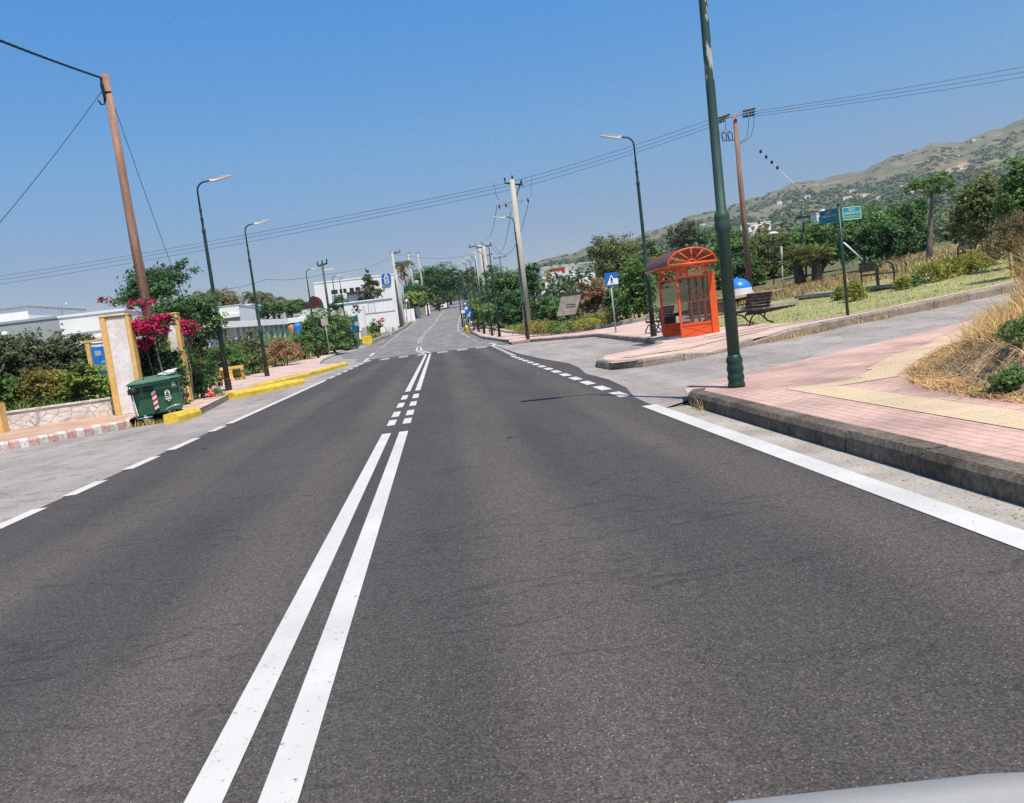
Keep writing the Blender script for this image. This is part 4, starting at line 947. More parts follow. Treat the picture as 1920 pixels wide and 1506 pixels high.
def arch_bench(label, loc, rz, Lb=1.15):
    t = thing('park_bench', label, 'bench', loc, rz)
    s = MB()
    for i in range(4): s.box(-Lb/2+.04, Lb/2-.04, -.22+i*.12, -.12+i*.12, .43, .465)
    s.build('seat', 'slatg', t, bevel=.005)
    b = MB()
    for i in range(3): b.box(-Lb/2-.1, Lb/2-.15, -.3, -.265, .56+i*.125, .67+i*.125)
    b.build('backrest', 'slatg', t, bevel=.005)
    for x in (-Lb/2, Lb/2):
        m = MB(); pts = [(x, -.27, 0), (x, -.27, .55)]+[(x, .03-.3*math.cos(a), .55+.3*math.sin(a)) for a in np.linspace(.2, math.pi-.2, 9)]+[(x, .33, .55), (x, .33, 0)]
        m.tube(pts, .035, 8); m.tube([(x, -.27, .42), (x, .33, .42)], .025, 6); m.build('arched_frame', 'green', t)
    m = MB(); m.tube([(-Lb/2, -.27, .86), (-Lb/2, -.27, .4)], .03, 6); m.build('back_post', 'green', t)
    return t
arch_bench('wooden bench with arched green metal ends on the deck between two round shrubs', on_ground(1645, 29.3, .3), R(-93), 1.3)
arch_bench('farther arched bench half hidden by tall dry grass at the right edge of the lawn', P(1825, 491, 33), R(-160))
# slatted litter bin
lb_ = on_ground(1256, 26.75, PH)
t = thing('litter_bin', 'dark litter bin of upright slats seen through the far glass of the shelter', 'litter bin', lb_)
m = MB()
for k in range(18):
    a = 2*math.pi*k/18; m.beam((.23*math.cos(a), .23*math.sin(a), .05), (.25*math.cos(a), .25*math.sin(a), .62), .06, .02, 0, (math.cos(a), math.sin(a), 0))
m.build('slats', 'iron', t); m = MB(); m.lathe([(.22, .03), (.24, .6), (.26, .62), (.26, .66), (.2, .66)], n=18); m.build('liner', 'black', t)

# ================================================================== signs on the right
def post_sign(name, label, cat, base, h, m_post='signback', rz=0., r=.035, ptop=None):
    t = thing(name, label, cat, base, rz)
    MB().tube([(0, 0, -.1), (0, 0, h)], r, 10).build('post', m_post, t); return t
pb = on_ground(1155, 37.0, PH); pt = P(1145, 512, 37)
t = post_sign('crossing_sign', 'square blue pedestrian crossing sign on a grey post beside the bus bay', 'road sign', pb, pt.z-pb.z-.1)
zc = P(1146, 524, 37).z-pb.z; lean_x = P(1146, 524, 37).x-pb.x
pl = MB().box(lean_x-.31, lean_x+.31, -.075, -.05, zc-.31, zc+.31).build('plate', 'blue', t, bevel=.008)
MB().prism([(lean_x-.24, zc-.24), (lean_x+.3, zc-.24), (lean_x+.3, zc+.02), (lean_x+.1, zc+.03), (lean_x, zc+.22)], -.081, -.076).build('white_triangle', 'wpaint', pl)
m = MB(); x = lean_x+.0
m.lathe([(.02, -.03), (.035, 0), (.02, .035)], (x, -.085, zc+.08), 8)
for a, b in (((x, zc+.05), (x+.005, zc-.06)), ((x, zc-.06), (x-.07, zc-.19)), ((x, zc-.06), (x+.06, zc-.19)), ((x, zc+.03), (x-.06, zc-.05)), ((x, zc+.03), (x+.06, zc-.04))):
    m.beam((a[0], -.084, a[1]), (b[0], -.084, b[1]), .012, .03)
m.build('walking_figure', 'black', pl)
sb = on_ground(1590, 19.8, .12); stp = P(1572, 386, 19.8); H = stp.z-sb.z
t = thing('street_name_sign', 'green post with two teal street name plates set at an angle', 'street sign', sb)
lx3 = stp.x-sb.x
MB().tube([(0, 0, -.1), (lx3, 0, H)], [.04, .036], 10).build('post', 'green', t)
MB().lathe([(.04, 0), (.05, .03), (.02, .07)], (lx3, 0, H), 10).build('cap', 'green', t)
zc = P(1597, 400, 19.8).z-sb.z; a1 = R(8)
def name_plate(m, cx, cyy, rz, w, hh, lit, nm):
    p = MB().box(-w/2, w/2, -.012, .012, -hh/2, hh/2).build(nm, m, t, bevel=.004, loc=(cx, cyy, zc), rot=(0, 0, rz))
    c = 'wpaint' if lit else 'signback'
    b = MB(); q = [(-w/2+.04, -hh/2+.02), (w/2-.04, -hh/2+.02), (w/2-.02, -hh/2+.04), (w/2-.02, hh/2-.04), (w/2-.04, hh/2-.02), (-w/2+.04, hh/2-.02), (-w/2+.02, hh/2-.04), (-w/2+.02, -hh/2+.04)]
    for i in range(8): b.beam((q[i][0], -.015, q[i][1]), (q[(i+1) % 8][0], -.015, q[(i+1) % 8][1]), .004, .011, 0)
    b.build('border', 'wpaint' if lit else 'teal', p)
    text_part('ΟΔΟΣ', .075, c, p, (0, -.016, hh*.25), (R(90), 0, 0), width=w*.34)
    text_part('ΑΛΙΚΑΡΝΑΣΣΟΥ', .075, c, p, (0, -.016, .0), (R(90), 0, 0), width=w*.8)
    text_part('ALIKARNASSOU', .075, 'yell' if lit else 'teal', p, (0, -.016, -hh*.26), (R(90), 0, 0), width=w*.8)
    return p
name_plate('teal', lx3+.32, -.02, R(4), .53, .34, True, 'name_plate')
o = name_plate('tealdark', lx3-.17, .2, R(-55), .5, .34, False, 'name_plate'); o['label'] = 'darker plate turned away from the sun'  # shade on this plate is put into its darker plate and lettering colours
# leaning information board
ib = on_ground(1062, 49.5); ic = P(1067, 572, 49.5)
t = thing('information_board', 'tilted brown information board standing in the hedge bed', 'notice board', ib)
T = Matrix.Translation(ic-ib) @ Matrix.Rotation(R(14), 4, 'Y') @ Matrix.Rotation(R(-18), 4, 'X')
m = MB(); sk = .1
m.add([(-.72-.16, 0, -.62), (.5-.16, 0, -.62), (.72+.16, 0, .62), (-.5+.12, 0, .62), (-.88, .05, -.62), (.34, .05, -.62), (.88, .05, .62), (-.38, .05, .62)], [(0, 1, 2, 3), (7, 6, 5, 4), (0, 4, 5, 1), (1, 5, 6, 2), (2, 6, 7, 3), (3, 7, 4, 0)])
b = m.build('board', 'board', t, loc=ic-ib, rot=(R(-12), 0, R(0)))
MB().box(-.5, 1.0, -.04, .1, .62, .72).build('top_rail', 'dbrown', t, loc=ic-ib, rot=(R(-12), R(-1), 0))
MB().box(-.2, .42, -.008, -.003, -.02, .04).box(-.22, .4, -.008, -.003, -.16, -.1).build('faded_lines', 'dbrown', b)
z = (ic-ib).z
MB().tube([((ic-ib).x-.3, .1, -.1), ((ic-ib).x-.1, .08, z-.3)], .05, 8).tube([((ic-ib).x+.3, .1, -.1), ((ic-ib).x+.3, .08, z-.3)], .05, 8).build('legs', 'dbrown', t)
# road-narrowing markers far right
def disc(mb, c, r, y0, y1, n=24, mi=0): return mb.prism([(c[0]+r*math.cos(2*math.pi*i/n), c[1]+r*math.sin(2*math.pi*i/n)) for i in range(n)], y0, y1, mi)
ab = on_ground(882, 80, PH); ac = P(880, 589, 80)
t = thing('keep_right_sign', 'round blue arrow sign above a red and white chevron marker at the road edge', 'road sign', ab)
MB().tube([(0, 0, -.1), ((ac-ab).x, 0, (ac-ab).z)], .04, 8).build('post', 'signback', t)
q = ac-ab; d = disc(MB(), (q.x, q.z), .36, -.09, -.05).build('disc', 'blue', t)
MB().beam((q.x+.14, -.1, q.z+.2), (q.x-.12, -.1, q.z-.16), .01, .08).beam((q.x-.15, -.1, q.z-.21), (q.x-.16, -.1, q.z-.02), .01, .07).beam((q.x-.15, -.1, q.z-.21), (q.x+.04, -.1, q.z-.16), .01, .07).build('arrow', 'wpaint', d)
m = MB()
for k in range(4): m.add([(q.x-.05, -.06, .12+k*.28), (q.x+.3, -.06, .02+k*.28+.1), (q.x+.3, -.06, .12+k*.28+.14), (q.x-.05, -.06, .12+k*.28+.14), (q.x-.05, -.02, .12+k*.28), (q.x+.3, -.02, .12+k*.28), (q.x+.3, -.02, .12+k*.28+.14), (q.x-.05, -.02, .12+k*.28+.14)], [(0, 1, 2, 3), (4, 7, 6, 5), (0, 4, 5, 1), (1, 5, 6, 2), (2, 6, 7, 3), (3, 7, 4, 0)], k % 2)
m.build('chevron_plate', ['redp', 'wpaint'], t)
yb = on_ground(876, 78, PH)
t = thing('yellow_marker', 'stubby yellow marker post at the foot of the round blue arrow sign', 'marker post', yb)
MB().lathe([(.13, 0), (.15, .03), (.13, .5), (.15, .55), (.14, .75), (.05, .8)], n=14).build('body', 'yplast', t)
for px, py, Y, lb, mm in ((874, 578, 88, 'upper round blue sign partly hidden behind the nearest blue arrow sign', 'blue'), (872, 570, 104, 'farthest round blue sign, highest up at the right road edge', 'blue')):
    b = on_ground(px+3, Y, PH); c = P(px, py, Y)-b
    t = thing('round_road_sign', lb, 'road sign', b); MB().tube([(0, 0, -.1), c], .04, 8).build('post', 'signback', t)
    d = disc(MB(), (c.x, c.z), .34, -.06, -.03).build('disc', mm, t); disc(MB(), (c.x, c.z), .17, -.07, -.061).build('white_symbol', 'wpaint', d)
b = on_ground(872, 86, PH); c = P(868, 584, 86)-b
t = thing('small_plate_sign', 'small white plate sign on a dark post at the right road edge', 'road sign', b); MB().tube([(0, 0, -.1), c], .05, 8).build('post', 'dbrown', t); MB().box(c.x-.2, c.x+.2, -.09, -.055, c.z-.2, c.z+.15).build('plate', 'wpaint', t)
# green railing
ra, rb_ = on_ground(889, 84, .2), on_ground(927, 70, .2)
t = thing('pipe_railing', 'low green pipe railing behind the far right row of lamp posts', 'railing', ra)
m = MB(); d = rb_-ra
for zz in (.45, .9): m.tube([Vector((0, 0, zz)), d+Vector((0, 0, zz))], .03, 6)
m.build('rails', 'green', t)
for k in range(6): MB().tube([d*(k/5)-Vector((0, 0, .1)), d*(k/5)+Vector((0, 0, .92))], .035, 6).build('rail_post', 'green', t)
# recycling dome
ig = on_ground(1385, 48, 0)
t = thing('recycling_dome', 'blue dome shaped recycling container with a white front panel', 'recycling container', ig, R(-6))
hgt = P(1382, 522, 48).z-ig.z; w = .86
pr = [(w*.98, 0), (w, .05), (w, hgt*.42), (w*.97, hgt*.55), (w*.86, hgt*.72), (w*.66, hgt*.86), (w*.4, hgt*.96), (.12, hgt), ]
MB().lathe(pr, n=28).build('body', 'bluebin', t)
m = MB(); n = 9
for i in range(n):
    a0, a1 = R(-150+i*120/n), R(-150+(i+1)*120/n)
    m.add([(1.01*w*math.cos(a0), 1.01*w*math.sin(a0), .1), (1.01*w*math.cos(a1), 1.01*w*math.sin(a1), .1), (1.01*w*math.cos(a1), 1.01*w*math.sin(a1), hgt*.5), (1.01*w*math.cos(a0), 1.01*w*math.sin(a0), hgt*.5)], [(0, 1, 2, 3)])
m.build('white_panel', 'wpaint', t)
MB().lathe([(.09, 0), (.1, .04), (.03, .09)], (0, 0, hgt), 10).build('lifting_knob', 'bluebin', t)
for k, (px, Y, s, lb) in enumerate(((1404, 49, .32, 'white rubbish bag at the foot of the wooden power pole'), (1396, 48.4, .22, 'smaller white rubbish bag beside the blue recycling dome'))):
    bm = bmesh.new(); bmesh.ops.create_icosphere(bm, subdivisions=3, radius=1)
    for v in bm.verts:
        n_ = 1+.18*math.sin(v.co.x*5+k)+.14*math.sin(v.co.y*6+v.co.z*4)
        v.co = Vector((v.co.x*1.3*n_, v.co.y*n_, max(v.co.z*.75*n_, -.35)+.35))*s
    me = bpy.data.meshes.new('rubbish_bag'); bm.to_mesh(me); bm.free(); me.materials.append(MAT['bag']); o = bpy.data.objects.new('rubbish_bag', me); COL.objects.link(o); o.location = on_ground(px, Y); tag(o, lb, 'rubbish bag')
# thin stake, park lamp, bollard
b = on_ground(1469, 46); c = P(1465, 462, 46)-b
t = thing('wooden_stake', 'thin pale stake standing alone in the dry grass left of the sago palms', 'stake', b); MB().tube([(0, 0, -.1), (c.x*.5, 0, c.z*.6)], .035, 7).build('lower_stake', 'plank', t); MB().tube([(c.x*.5, 0, c.z*.6), c], .06, 7).build('wrapped_top', 'kerbpale', t)
b = on_ground(1512, 62); c = P(1504, 395, 62)-b
t = thing('park_lamp', 'dark green lantern lamp with a wide conical shade above the sago palms', 'park lamp', b); hh = c.z
MB().tube([(0, 0, -.1), (c.x, 0, hh-.9)], [.09, .06], 10).build('post', 'green', t)
MB().lathe([(.06, -.95), (.14, -.85), (.16, -.5), (.08, -.45)], (c.x, 0, hh), 12).build('lantern', 'ledw', t)
MB().lathe([(.62, -.55), (.5, -.42), (.2, -.25), (.1, -.1), (.03, .25)], (c.x, 0, hh), 16).build('lamp_shade', 'green', t)
b = on_ground(1451, 60); c = P(1449, 438, 60)-b
t = thing('park_lamp', 'white topped park lamp among the shrubs left of the thin stake', 'park lamp', b); MB().tube([(0, 0, -.1), c], .05, 8).build('post', 'green', t); MB().lathe([(.35, -.1), (.45, 0), (.2, .12), (.03, .15)], c, 14).build('lamp_shade', 'ledw', t)
# deck slabs in the lawn
DG = 'grey decks stepping across the lawn'
def deck(label, p0, p1, Y0, Y1, wd_, th=.14):
    a, b = on_ground(p0, Y0), on_ground(p1, Y1); d = (b-a); ln = math.hypot(d.x, d.y); z = max(a.z, b.z)
    t = thing('timber_deck', label, 'deck', (a.x, a.y, z), math.atan2(d.y, d.x), DG); m = MB(); k = max(2, int(wd_/.2))
    for i in range(k): m.box(0, ln, i*wd_/k, (i+1)*wd_/k-.012, .14, .14+th)
    m.build('planks', 'plank', t, bevel=.008)
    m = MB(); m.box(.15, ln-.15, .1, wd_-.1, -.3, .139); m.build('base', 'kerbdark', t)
deck('lowest grey timber deck in the lawn, nearest the brown slatted bench', 1432, 1500, 29.5, 30.0, 1.3)
deck('middle grey timber deck with a dark shadow gap under it', 1490, 1580, 33.3, 30.6, 1.4)
deck('highest grey timber deck under the arched bench', 1570, 1700, 31.0, 28.2, 1.7)

# ================================================================== left side: gateway, wall, bin
def rect_thing(name, label, cat, boxes, loc, rz=0., group=None):
    t = thing(name, label, cat, loc, rz, group)
    for nm, mt, bs, bv in boxes:
        m = MB()
        for q in bs: m.box(*q)
        m.build(nm, mt, t, bevel=bv)
    return t
gl = Vector((-8.55, 21.5, PH)); GH = 2.52
t = thing('gateway', 'white and ochre plastered gateway overgrown with magenta bougainvillea', 'gateway', gl, R(6))
def pillar(x, y, w, d, nm):
    m = MB(); m.box(x+.15, x+w-.1, y-.0, y+d, 0, GH); p = m.build(nm, 'gate_white', t, bevel=.015)
    m = MB(); m.box(x, x+.15, y-.03, y+d+.03, 0, GH+.015); m.box(x+w-.1, x+w, y-.03, y+d+.03, 0, GH+.015); m.build('ochre_edge', 'gate_yel', p, bevel=.015)
    MB().box(x-.01, x+w+.01, y-.04, y+d+.04, GH+.017, GH+.06).build('cap', 'gate_yel', p, bevel=.01)
pillar(-.02, 0, .72, .34, 'front_pillar'); pillar(1.0, 1.9, .5, .34, 'rear_pillar')
MB().beam((.66, .3, GH-.22), (1.2, 1.92, GH-.2), .16, .1).build('lintel', 'gate_white', t)
MB().beam((.66, .34, GH-.42), (1.15, 1.92, GH-.42), .05, .24).build('bougainvillea_shade_strip', 'deepred', t)  # dark red strip stands for bougainvillea in shade under the lintel
MB().beam((-.05, .35, GH-.22), (.3, 2.0, GH-.2), .16, .1).build('rear_lintel', 'gate_white', t)
wl = [(-20, 14.4), (-11.9, 20.6), (-8.75, 22.6)]
m = MB()
for a, b in zip(wl, wl[1:]): m.beam((a[0], a[1], .32), (b[0], b[1], .3), .28, .56)
o = m.build('low_wall', 'stone'); tag(o, 'low rough white stone wall running left from the gateway pillar', 'wall')
m = MB()
for a, b in zip(wl, wl[1:]): m.beam((a[0], a[1], .61), (b[0], b[1], .59), .34, .05)
m.build('coping', 'kwht', o, bevel=.01)
m = MB(); q = P(2, 768, 20.2); m.box(q.x-.5, q.x+.01, 20.1, 20.4, 0, q.z+.15)
o = m.build('wall_pillar', 'gate_yel', bevel=.015); tag(o, 'ochre pillar just at the left edge of the picture, on the low wall', 'pillar')
# green waste bin
bl = Vector((-6.74, 19.6, .0))
t = thing('waste_bin', 'dark green wheeled waste bin with red and white reflective strip and white emblem', 'waste bin', bl, R(14), None, 0, R(-3.2))
W, D, Hb = 1.06, .8, 1.0
m = MB(); zb, zt = .2, Hb-.06
x0, x1, y0, y1 = W*.445, W*.485, D*.36, D*.47
m.add([(-x0, -y0, zb), (x0, -y0, zb), (x0, y0, zb), (-x0, y0, zb), (-x1, -y1, zt), (x1, -y1, zt), (x1, y1, zt), (-x1, y1, zt)], [(3, 2, 1, 0), (4, 5, 6, 7), (0, 1, 5, 4), (1, 2, 6, 5), (2, 3, 7, 6), (3, 0, 4, 7)])
body = m.build('body', 'bing', t, bevel=.03)
m = MB(); m.box(-W/2-.02, W/2+.02, -D/2-.04, D/2+.02, zt-.05, zt+.015); m.build('rim', 'bing', body, bevel=.012)
m = MB()
m.box(-x1+.5, x1-.02, -y1-.015, -y1+.04, zt-.22, zt-.05); m.build('raised_band', 'bing', body, bevel=.012)
MB().box(-.25, -.06, -y1-.03, -y1+.02, zt-.19, zt-.08).build('handle_pocket', 'black', body, bevel=.01)
MB().box(x1-.14, x1-.06, -y1-.022, -y1+.0, zt-.16, zt-.06).build('reflector', 'signback', body)
m = MB(); n = 10
prof_l = [(-D/2-.06, .0), (-D/2-.04, .05), (-D*.3, .1), (0, .135), (D*.3, .11), (D/2, .05), (D/2+.02, 0)]
def lid_row(x, k): return [(x, y, zt+.017+z*k) for y, z in prof_l]
rows = [lid_row(-W/2-.05, .35), lid_row(-W/2+.1, .75), lid_row(-W*.2, 1.), lid_row(W*.2, 1.05), lid_row(W/2-.1, .8), lid_row(W/2+.05, .35)]
vs = sum(rows, []); k = len(prof_l); fs = []
for i in range(5):
    for j in range(k-1): fs.append((i*k+j, (i+1)*k+j, (i+1)*k+j+1, i*k+j+1))
for i in range(5): fs.append((i*k, i*k+k-1, (i+1)*k+k-1, (i+1)*k))
fs += [tuple(range(k)), tuple(range(5*k+k-1, 5*k-1, -1))]
m.add(vs, fs, 0, True); lid = m.build('lid', 'binl', t)
MB().tube([(-W*.36, -D/2-.09, zt+.02), (W*.36, -D/2-.09, zt+.02)], .016, 8).build('lid_handle', 'binl', lid)
for x in (-.2, .12): MB().box(x-.012, x+.012, -D*.42, D*.36, zt+.11, zt+.165).build('lid_rib', 'binl', lid)
m = MB(); sx0 = -.1
for i in range(7):
    z0 = .3+i*.06; m.add([(sx0, 0, z0), (sx0+.1, 0, z0+.05), (sx0+.1, 0, z0+.11), (sx0, 0, z0+.06), (sx0, .006, z0), (sx0+.1, .006, z0+.05), (sx0+.1, .006, z0+.11), (sx0, .006, z0+.06)], [(0, 1, 2, 3), (4, 7, 6, 5), (0, 4, 5, 1), (1, 5, 6, 2), (2, 6, 7, 3), (3, 7, 4, 0)], i % 2)
tl_ = math.atan2(y1-y0, zt-zb)
st = m.build('reflective_strip', ['wpaint', 'redp'], body, loc=(0, -y0-.018, 0), rot=(0, 0, 0)); st.rotation_euler = (tl_, 0, 0); st.location = (0, -.2975, 0)
m = MB(); ex = .24
m.prism([(ex-.055, .60)]+[(ex-.055*math.cos(math.pi*i/10), .68+.05*math.sin(math.pi*i/10)) for i in range(11)]+[(ex+.055, .60)], 0, .005)
for z, w in ((.565, .07), (.525, .075), (.5, .055), (.46, .025)): m.box(ex-w, ex+w, 0, .005, z-.009, z+.009)
em = m.build('emblem', 'wpaint', body); em.rotation_euler = (tl_, 0, 0); em.location = (0, -.2975, 0)
m = MB(); m.prism([(ex-.03, .605), (ex+.03, .605), (ex+.03, .65), (ex, .69), (ex-.03, .65)], -.004, 0); e2 = m.build('emblem_inner', 'bing', body); e2.rotation_euler = (tl_, 0, 0); e2.location = (0, -.2975, 0)
m = MB(); m.tube([(-x1-.0, -y1-.06, zt-.02), (-x0-.04, -y0-.1, .3), (-x0-.03, -y0-.1, .17)], .018, 8); m.tube([(-x0-.03, -y0-.1, .17), (-.18, -y0-.08, .17)], .015, 8)
m.tube([(.1, -y0-.07, .22), (.18, -y0-.09, .29), (.34, -y0-.09, .33), (.46, -y0-.07, .33)], .018, 8); m.build('steel_guard', 'steel', body)
MB().lathe([(.11, -.05), (.12, 0), (.12, .05), (.08, .1)], (-x1+.05, -y1-.02, zt-.14), 12).build('lifting_boss', 'black', body)
for x, y in ((-.34, -.24), (.2, -.28), (.37, .2), (-.32, .24)):
    w = MB(); T = Matrix.Translation((x, y, .105)) @ Matrix.Rotation(R(90), 4, 'X') @ Matrix.Rotation(R(0), 4, 'Y')
    vs = MB().lathe([(.05, -.03), (.1, -.028), (.105, 0), (.1, .028), (.05, .03)], n=16)
    w.add(vs.v, vs.f, 0, True, T); wo = w.build('wheel', 'black', t)
    h = MB(); vs = MB().lathe([(.045, -.036), (.05, -.03), (.05, .03), (.045, .036)], n=12); h.add(vs.v, vs.f, 0, True, T); h.build('hub', 'steel', wo)
    MB().box(x-.03, x+.03, y-.05, y+.05, .16, .23).build('fork', 'steel', wo)
bm = bmesh.new(); bmesh.ops.create_icosphere(bm, subdivisions=3, radius=1)
for v in bm.verts:
    n_ = 1+.22*math.sin(v.co.x*4+1)+.15*math.sin(v.co.y*7+v.co.x*3)
    v.co = Vector((v.co.x*.24*n_, v.co.y*.13*n_, .05+v.co.z*.05*n_+(.09*max(0, v.co.x-.3))))
me = bpy.data.meshes.new('plastic_bag'); bm.to_mesh(me); bm.free(); me.materials.append(MAT['bag']); o = bpy.data.objects.new('plastic_bag', me); COL.objects.link(o)
o.location = bl+Vector((.33, -.12, 1.07)); o.rotation_euler = (0, R(-4), R(14)); tag(o, 'crumpled white plastic bag lying on the lid of the green waste bin', 'plastic bag')
# ochre planter
pb_ = on_ground(408, 38.2, PH)
t = thing('planter_box', 'ochre concrete planter box with two square openings behind the nearest left lamp post', 'planter', pb_, R(22))
m = MB(); Wp = 1.25
m.box(0, Wp, 0, .5, .52, .66); m.box(0, .2, 0, .5, 0, .519); m.box(.55, .72, 0, .5, 0, .519); m.box(1.08, Wp, 0, .5, 0, .519); m.box(.2, .55, 0, .5, 0, .1); m.box(.72, 1.08, 0, .5, 0, .1); m.box(.2, 1.08, .4, .49, .1, .519)
m.build('body', 'gate_yel', t, bevel=.012)
Pn, Nn = cloud([(.9, .1, .3, .25, .25, .25), (1.25, .1, .3, .3, .3, .25)], 350, 5, .3); leaf_mesh('plant', Pn, Nn, .09, L['dark'], t)
# small things left
q = on_ground(97, 21.5); c = P(95, 776, 21.5)
t = thing('red_sign_panel', 'slanted dark pink panel low behind the white stone wall', 'panel', (c.x, 22.0, 0))
m = MB(); m.add([(-.26, 0, c.z-.1), (.05, 0, c.z-.22), (.14, .1, c.z+.06), (-.2, .1, c.z+.1), (-.26, .06, c.z-.1), (.05, .06, c.z-.22), (.14, .16, c.z+.06), (-.2, .16, c.z+.1)], [(0, 1, 2, 3), (4, 7, 6, 5), (0, 4, 5, 1), (1, 5, 6, 2), (2, 6, 7, 3), (3, 7, 4, 0)])
m.build('panel', 'pinkp', t); MB().tube([(-.05, .08, 0), (-.05, .08, c.z-.1)], .03, 6).build('leg', 'dbrown', t)
c = P(108, 777, 21.6)
t = thing('globe_lamp', 'white globe lamp low behind the stone wall beside the pink panel', 'garden lamp', (c.x, 21.9, 0)); MB().tube([(0, 0, 0), (0, 0, c.z-.05)], .03, 6).build('stem', 'iron', t)
MB().lathe([(.03, -.1), (.09, -.06), (.11, 0), (.09, .06), (.03, .1)], (0, 0, c.z+.02), 14).build('globe', 'wpaint', t)
c0, c1 = P(166, 655, 26), P(184, 655, 26)
t = thing('notice_board', 'blue notice board in an orange wooden frame just left of the gateway pillar', 'notice board', (c0.x, 26, 0), R(6)); zt_ = P(170, 643, 26).z
MB().box(-.06, .06, -.05, .05, 0, zt_).build('frame_post', 'gate_yel', t); MB().box(1.1, 1.22, -.05, .05, 0, zt_+.1).build('frame_post', 'gate_yel', t); MB().box(-.14, 1.3, -.06, .06, zt_+.01, zt_+.08).build('top_rail', 'gate_yel', t)
p = MB().box(.08, 1.09, -.02, .02, zt_-1.1, zt_-.14).build('panel', 'bluebin', t); MB().box(.08, 1.09, -.02, .02, zt_-.13, zt_-.02).build('white_header', 'wpaint', t)
m = MB()
for x, z, w, h in ((.16, -.35, .2, .16), (.5, -.3, .2, .18), (.3, -.62, .6, .05), (.3, -.78, .28, .09), (.75, -.8, .2, .16)): m.box(x, x+w, -.026, -.021, zt_+z-h/2, zt_+z+h/2)
m.build('pale_patches', 'signback', p)
c = P(149, 686, 24); t = thing('small_sign', 'small grey sign plate seen edge on above the bright green shrub', 'sign', (c.x, 24, 0), R(103)); MB().tube([(0, 0, 0), (0, 0, c.z+.1)], .02, 6).build('post', 'steel', t); MB().box(-.18, .18, -.05, -.022, c.z-.05, c.z+.2).build('plate', 'signback', t)
c = P(9, 627, 42); t = thing('globe_lamp', 'white globe lamp on a tall white post before the grey hall', 'garden lamp', (c.x, 42, 0)); MB().tube([(0, 0, 0), (0, 0, c.z-.1)], .05, 8).build('post', 'wpaint', t); MB().lathe([(.05, -.16), (.15, -.08), (.17, 0), (.12, .1), (.03, .15)], (0, 0, c.z), 14).build('globe', 'wpaint', t)
# sign backs and barrier farther on
def sign_back(px, pyc, pxb, Y, shape, sz, label, name='road_sign', m='signback', mp='steel'):
    b = on_ground(pxb, Y, PH); c = P(px, pyc, Y)-b
    t = thing(name, label, 'road sign', b); MB().tube([(0, 0, -.1), (c.x, 0, c.z+sz[1]*.4)], .04, 8).build('post', mp, t); k = MB()
    if shape == 'box': k.box(c.x-sz[0]/2, c.x+sz[0]/2, -.08, -.045, c.z-sz[1]/2, c.z+sz[1]/2)
    elif shape == 'tri': k.prism([(c.x-sz[0]/2, c.z-sz[1]/2), (c.x+sz[0]/2, c.z-sz[1]/2), (c.x, c.z+sz[1]/2)], -.08, -.045)
    else: disc(k, (c.x, c.z), sz[0]/2, -.08, -.045)
    k.build('plate', m, t); return t
sign_back(609, 604, 619, 70, 'box', (.58, .6), 'blank square pale sign back on a thin post beyond the hedge', m='kerbpale')
sign_back(656, 605, 664, 82, 'tri', (.5, .5), 'triangular grey sign back before the white garden wall')
sign_back(669, 607, 675, 83, 'disc', (.46, .46), 'round grey sign back right of the triangular one', mp='dbrown')
sign_back(684, 624, 688, 84, 'box', (.55, 1.1), 'tall grey double sign plate standing behind the yellow barrier')
sign_back(675, 630, 678, 86, 'box', (.3, .7), 'narrow white plate just left of the grey double sign plate', m='wpaint')
t = sign_back(717, 600, 718, 112, 'disc', (.62, .62), 'round red no entry sign in the weeds before the white wall', m='redp'); MB().box(P(717, 600, 112).x-t.location.x-.22, P(717, 600, 112).x-t.location.x+.22, -.09, -.081, P(717, 600, 112).z-t.location.z-.05, P(717, 600, 112).z-t.location.z+.05).build('white_bar', 'wpaint', t)
bq = on_ground(689, 83.5, PH)
t = thing('plastic_barrier', 'bright yellow plastic road barrier at the kerb on the left', 'barrier', bq, R(12)); m = MB()
m.box(-.5, .5, -.2, .2, 0, .12)
for k in range(4): m.box(-.48+k*.25, -.27+k*.25, -.12, .12, .121, .62)
m.box(-.49, .49, -.1, .1, .621, .75); m.build('body', 'yplast', t, bevel=.02); m = MB()
for k in range(3): m.box(-.42+k*.33, -.3+k*.33, -.06, .06, .751, .88)
m.build('top_lugs', 'yplast', t, bevel=.015)
for px, lb in ((719, 'left one of two white high backed chairs by the roadside weeds'), (728, 'right one of two white high backed chairs by the roadside weeds')):
    b = on_ground(px+2, 94, PH); t = thing('garden_chair', lb, 'chair', b, R(20 if px < 722 else -15), 'white chairs by the road'); m = MB()
    n = 12; m.prism([(-.3, .5)]+[(-.32*math.cos(math.pi*i/n), .85+.42*math.sin(math.pi*i/n)) for i in range(n+1)]+[(.3, .5)], .2, .26); m.build('backrest', 'wpaint', t, bevel=.02)
    MB().box(-.3, .3, -.28, .2, .46, .52).build('seat', 'wpaint', t, bevel=.02); MB().box(-.24, .24, -.24, .15, .521, .6).build('cushion', 'black', t, bevel=.02)
    for x in (-.26, .26):
        for y in (-.24, .22): MB().tube([(x, y, 0), (x*.95, y*.95, .46)], .025, 6).build('leg', 'wpaint', t)

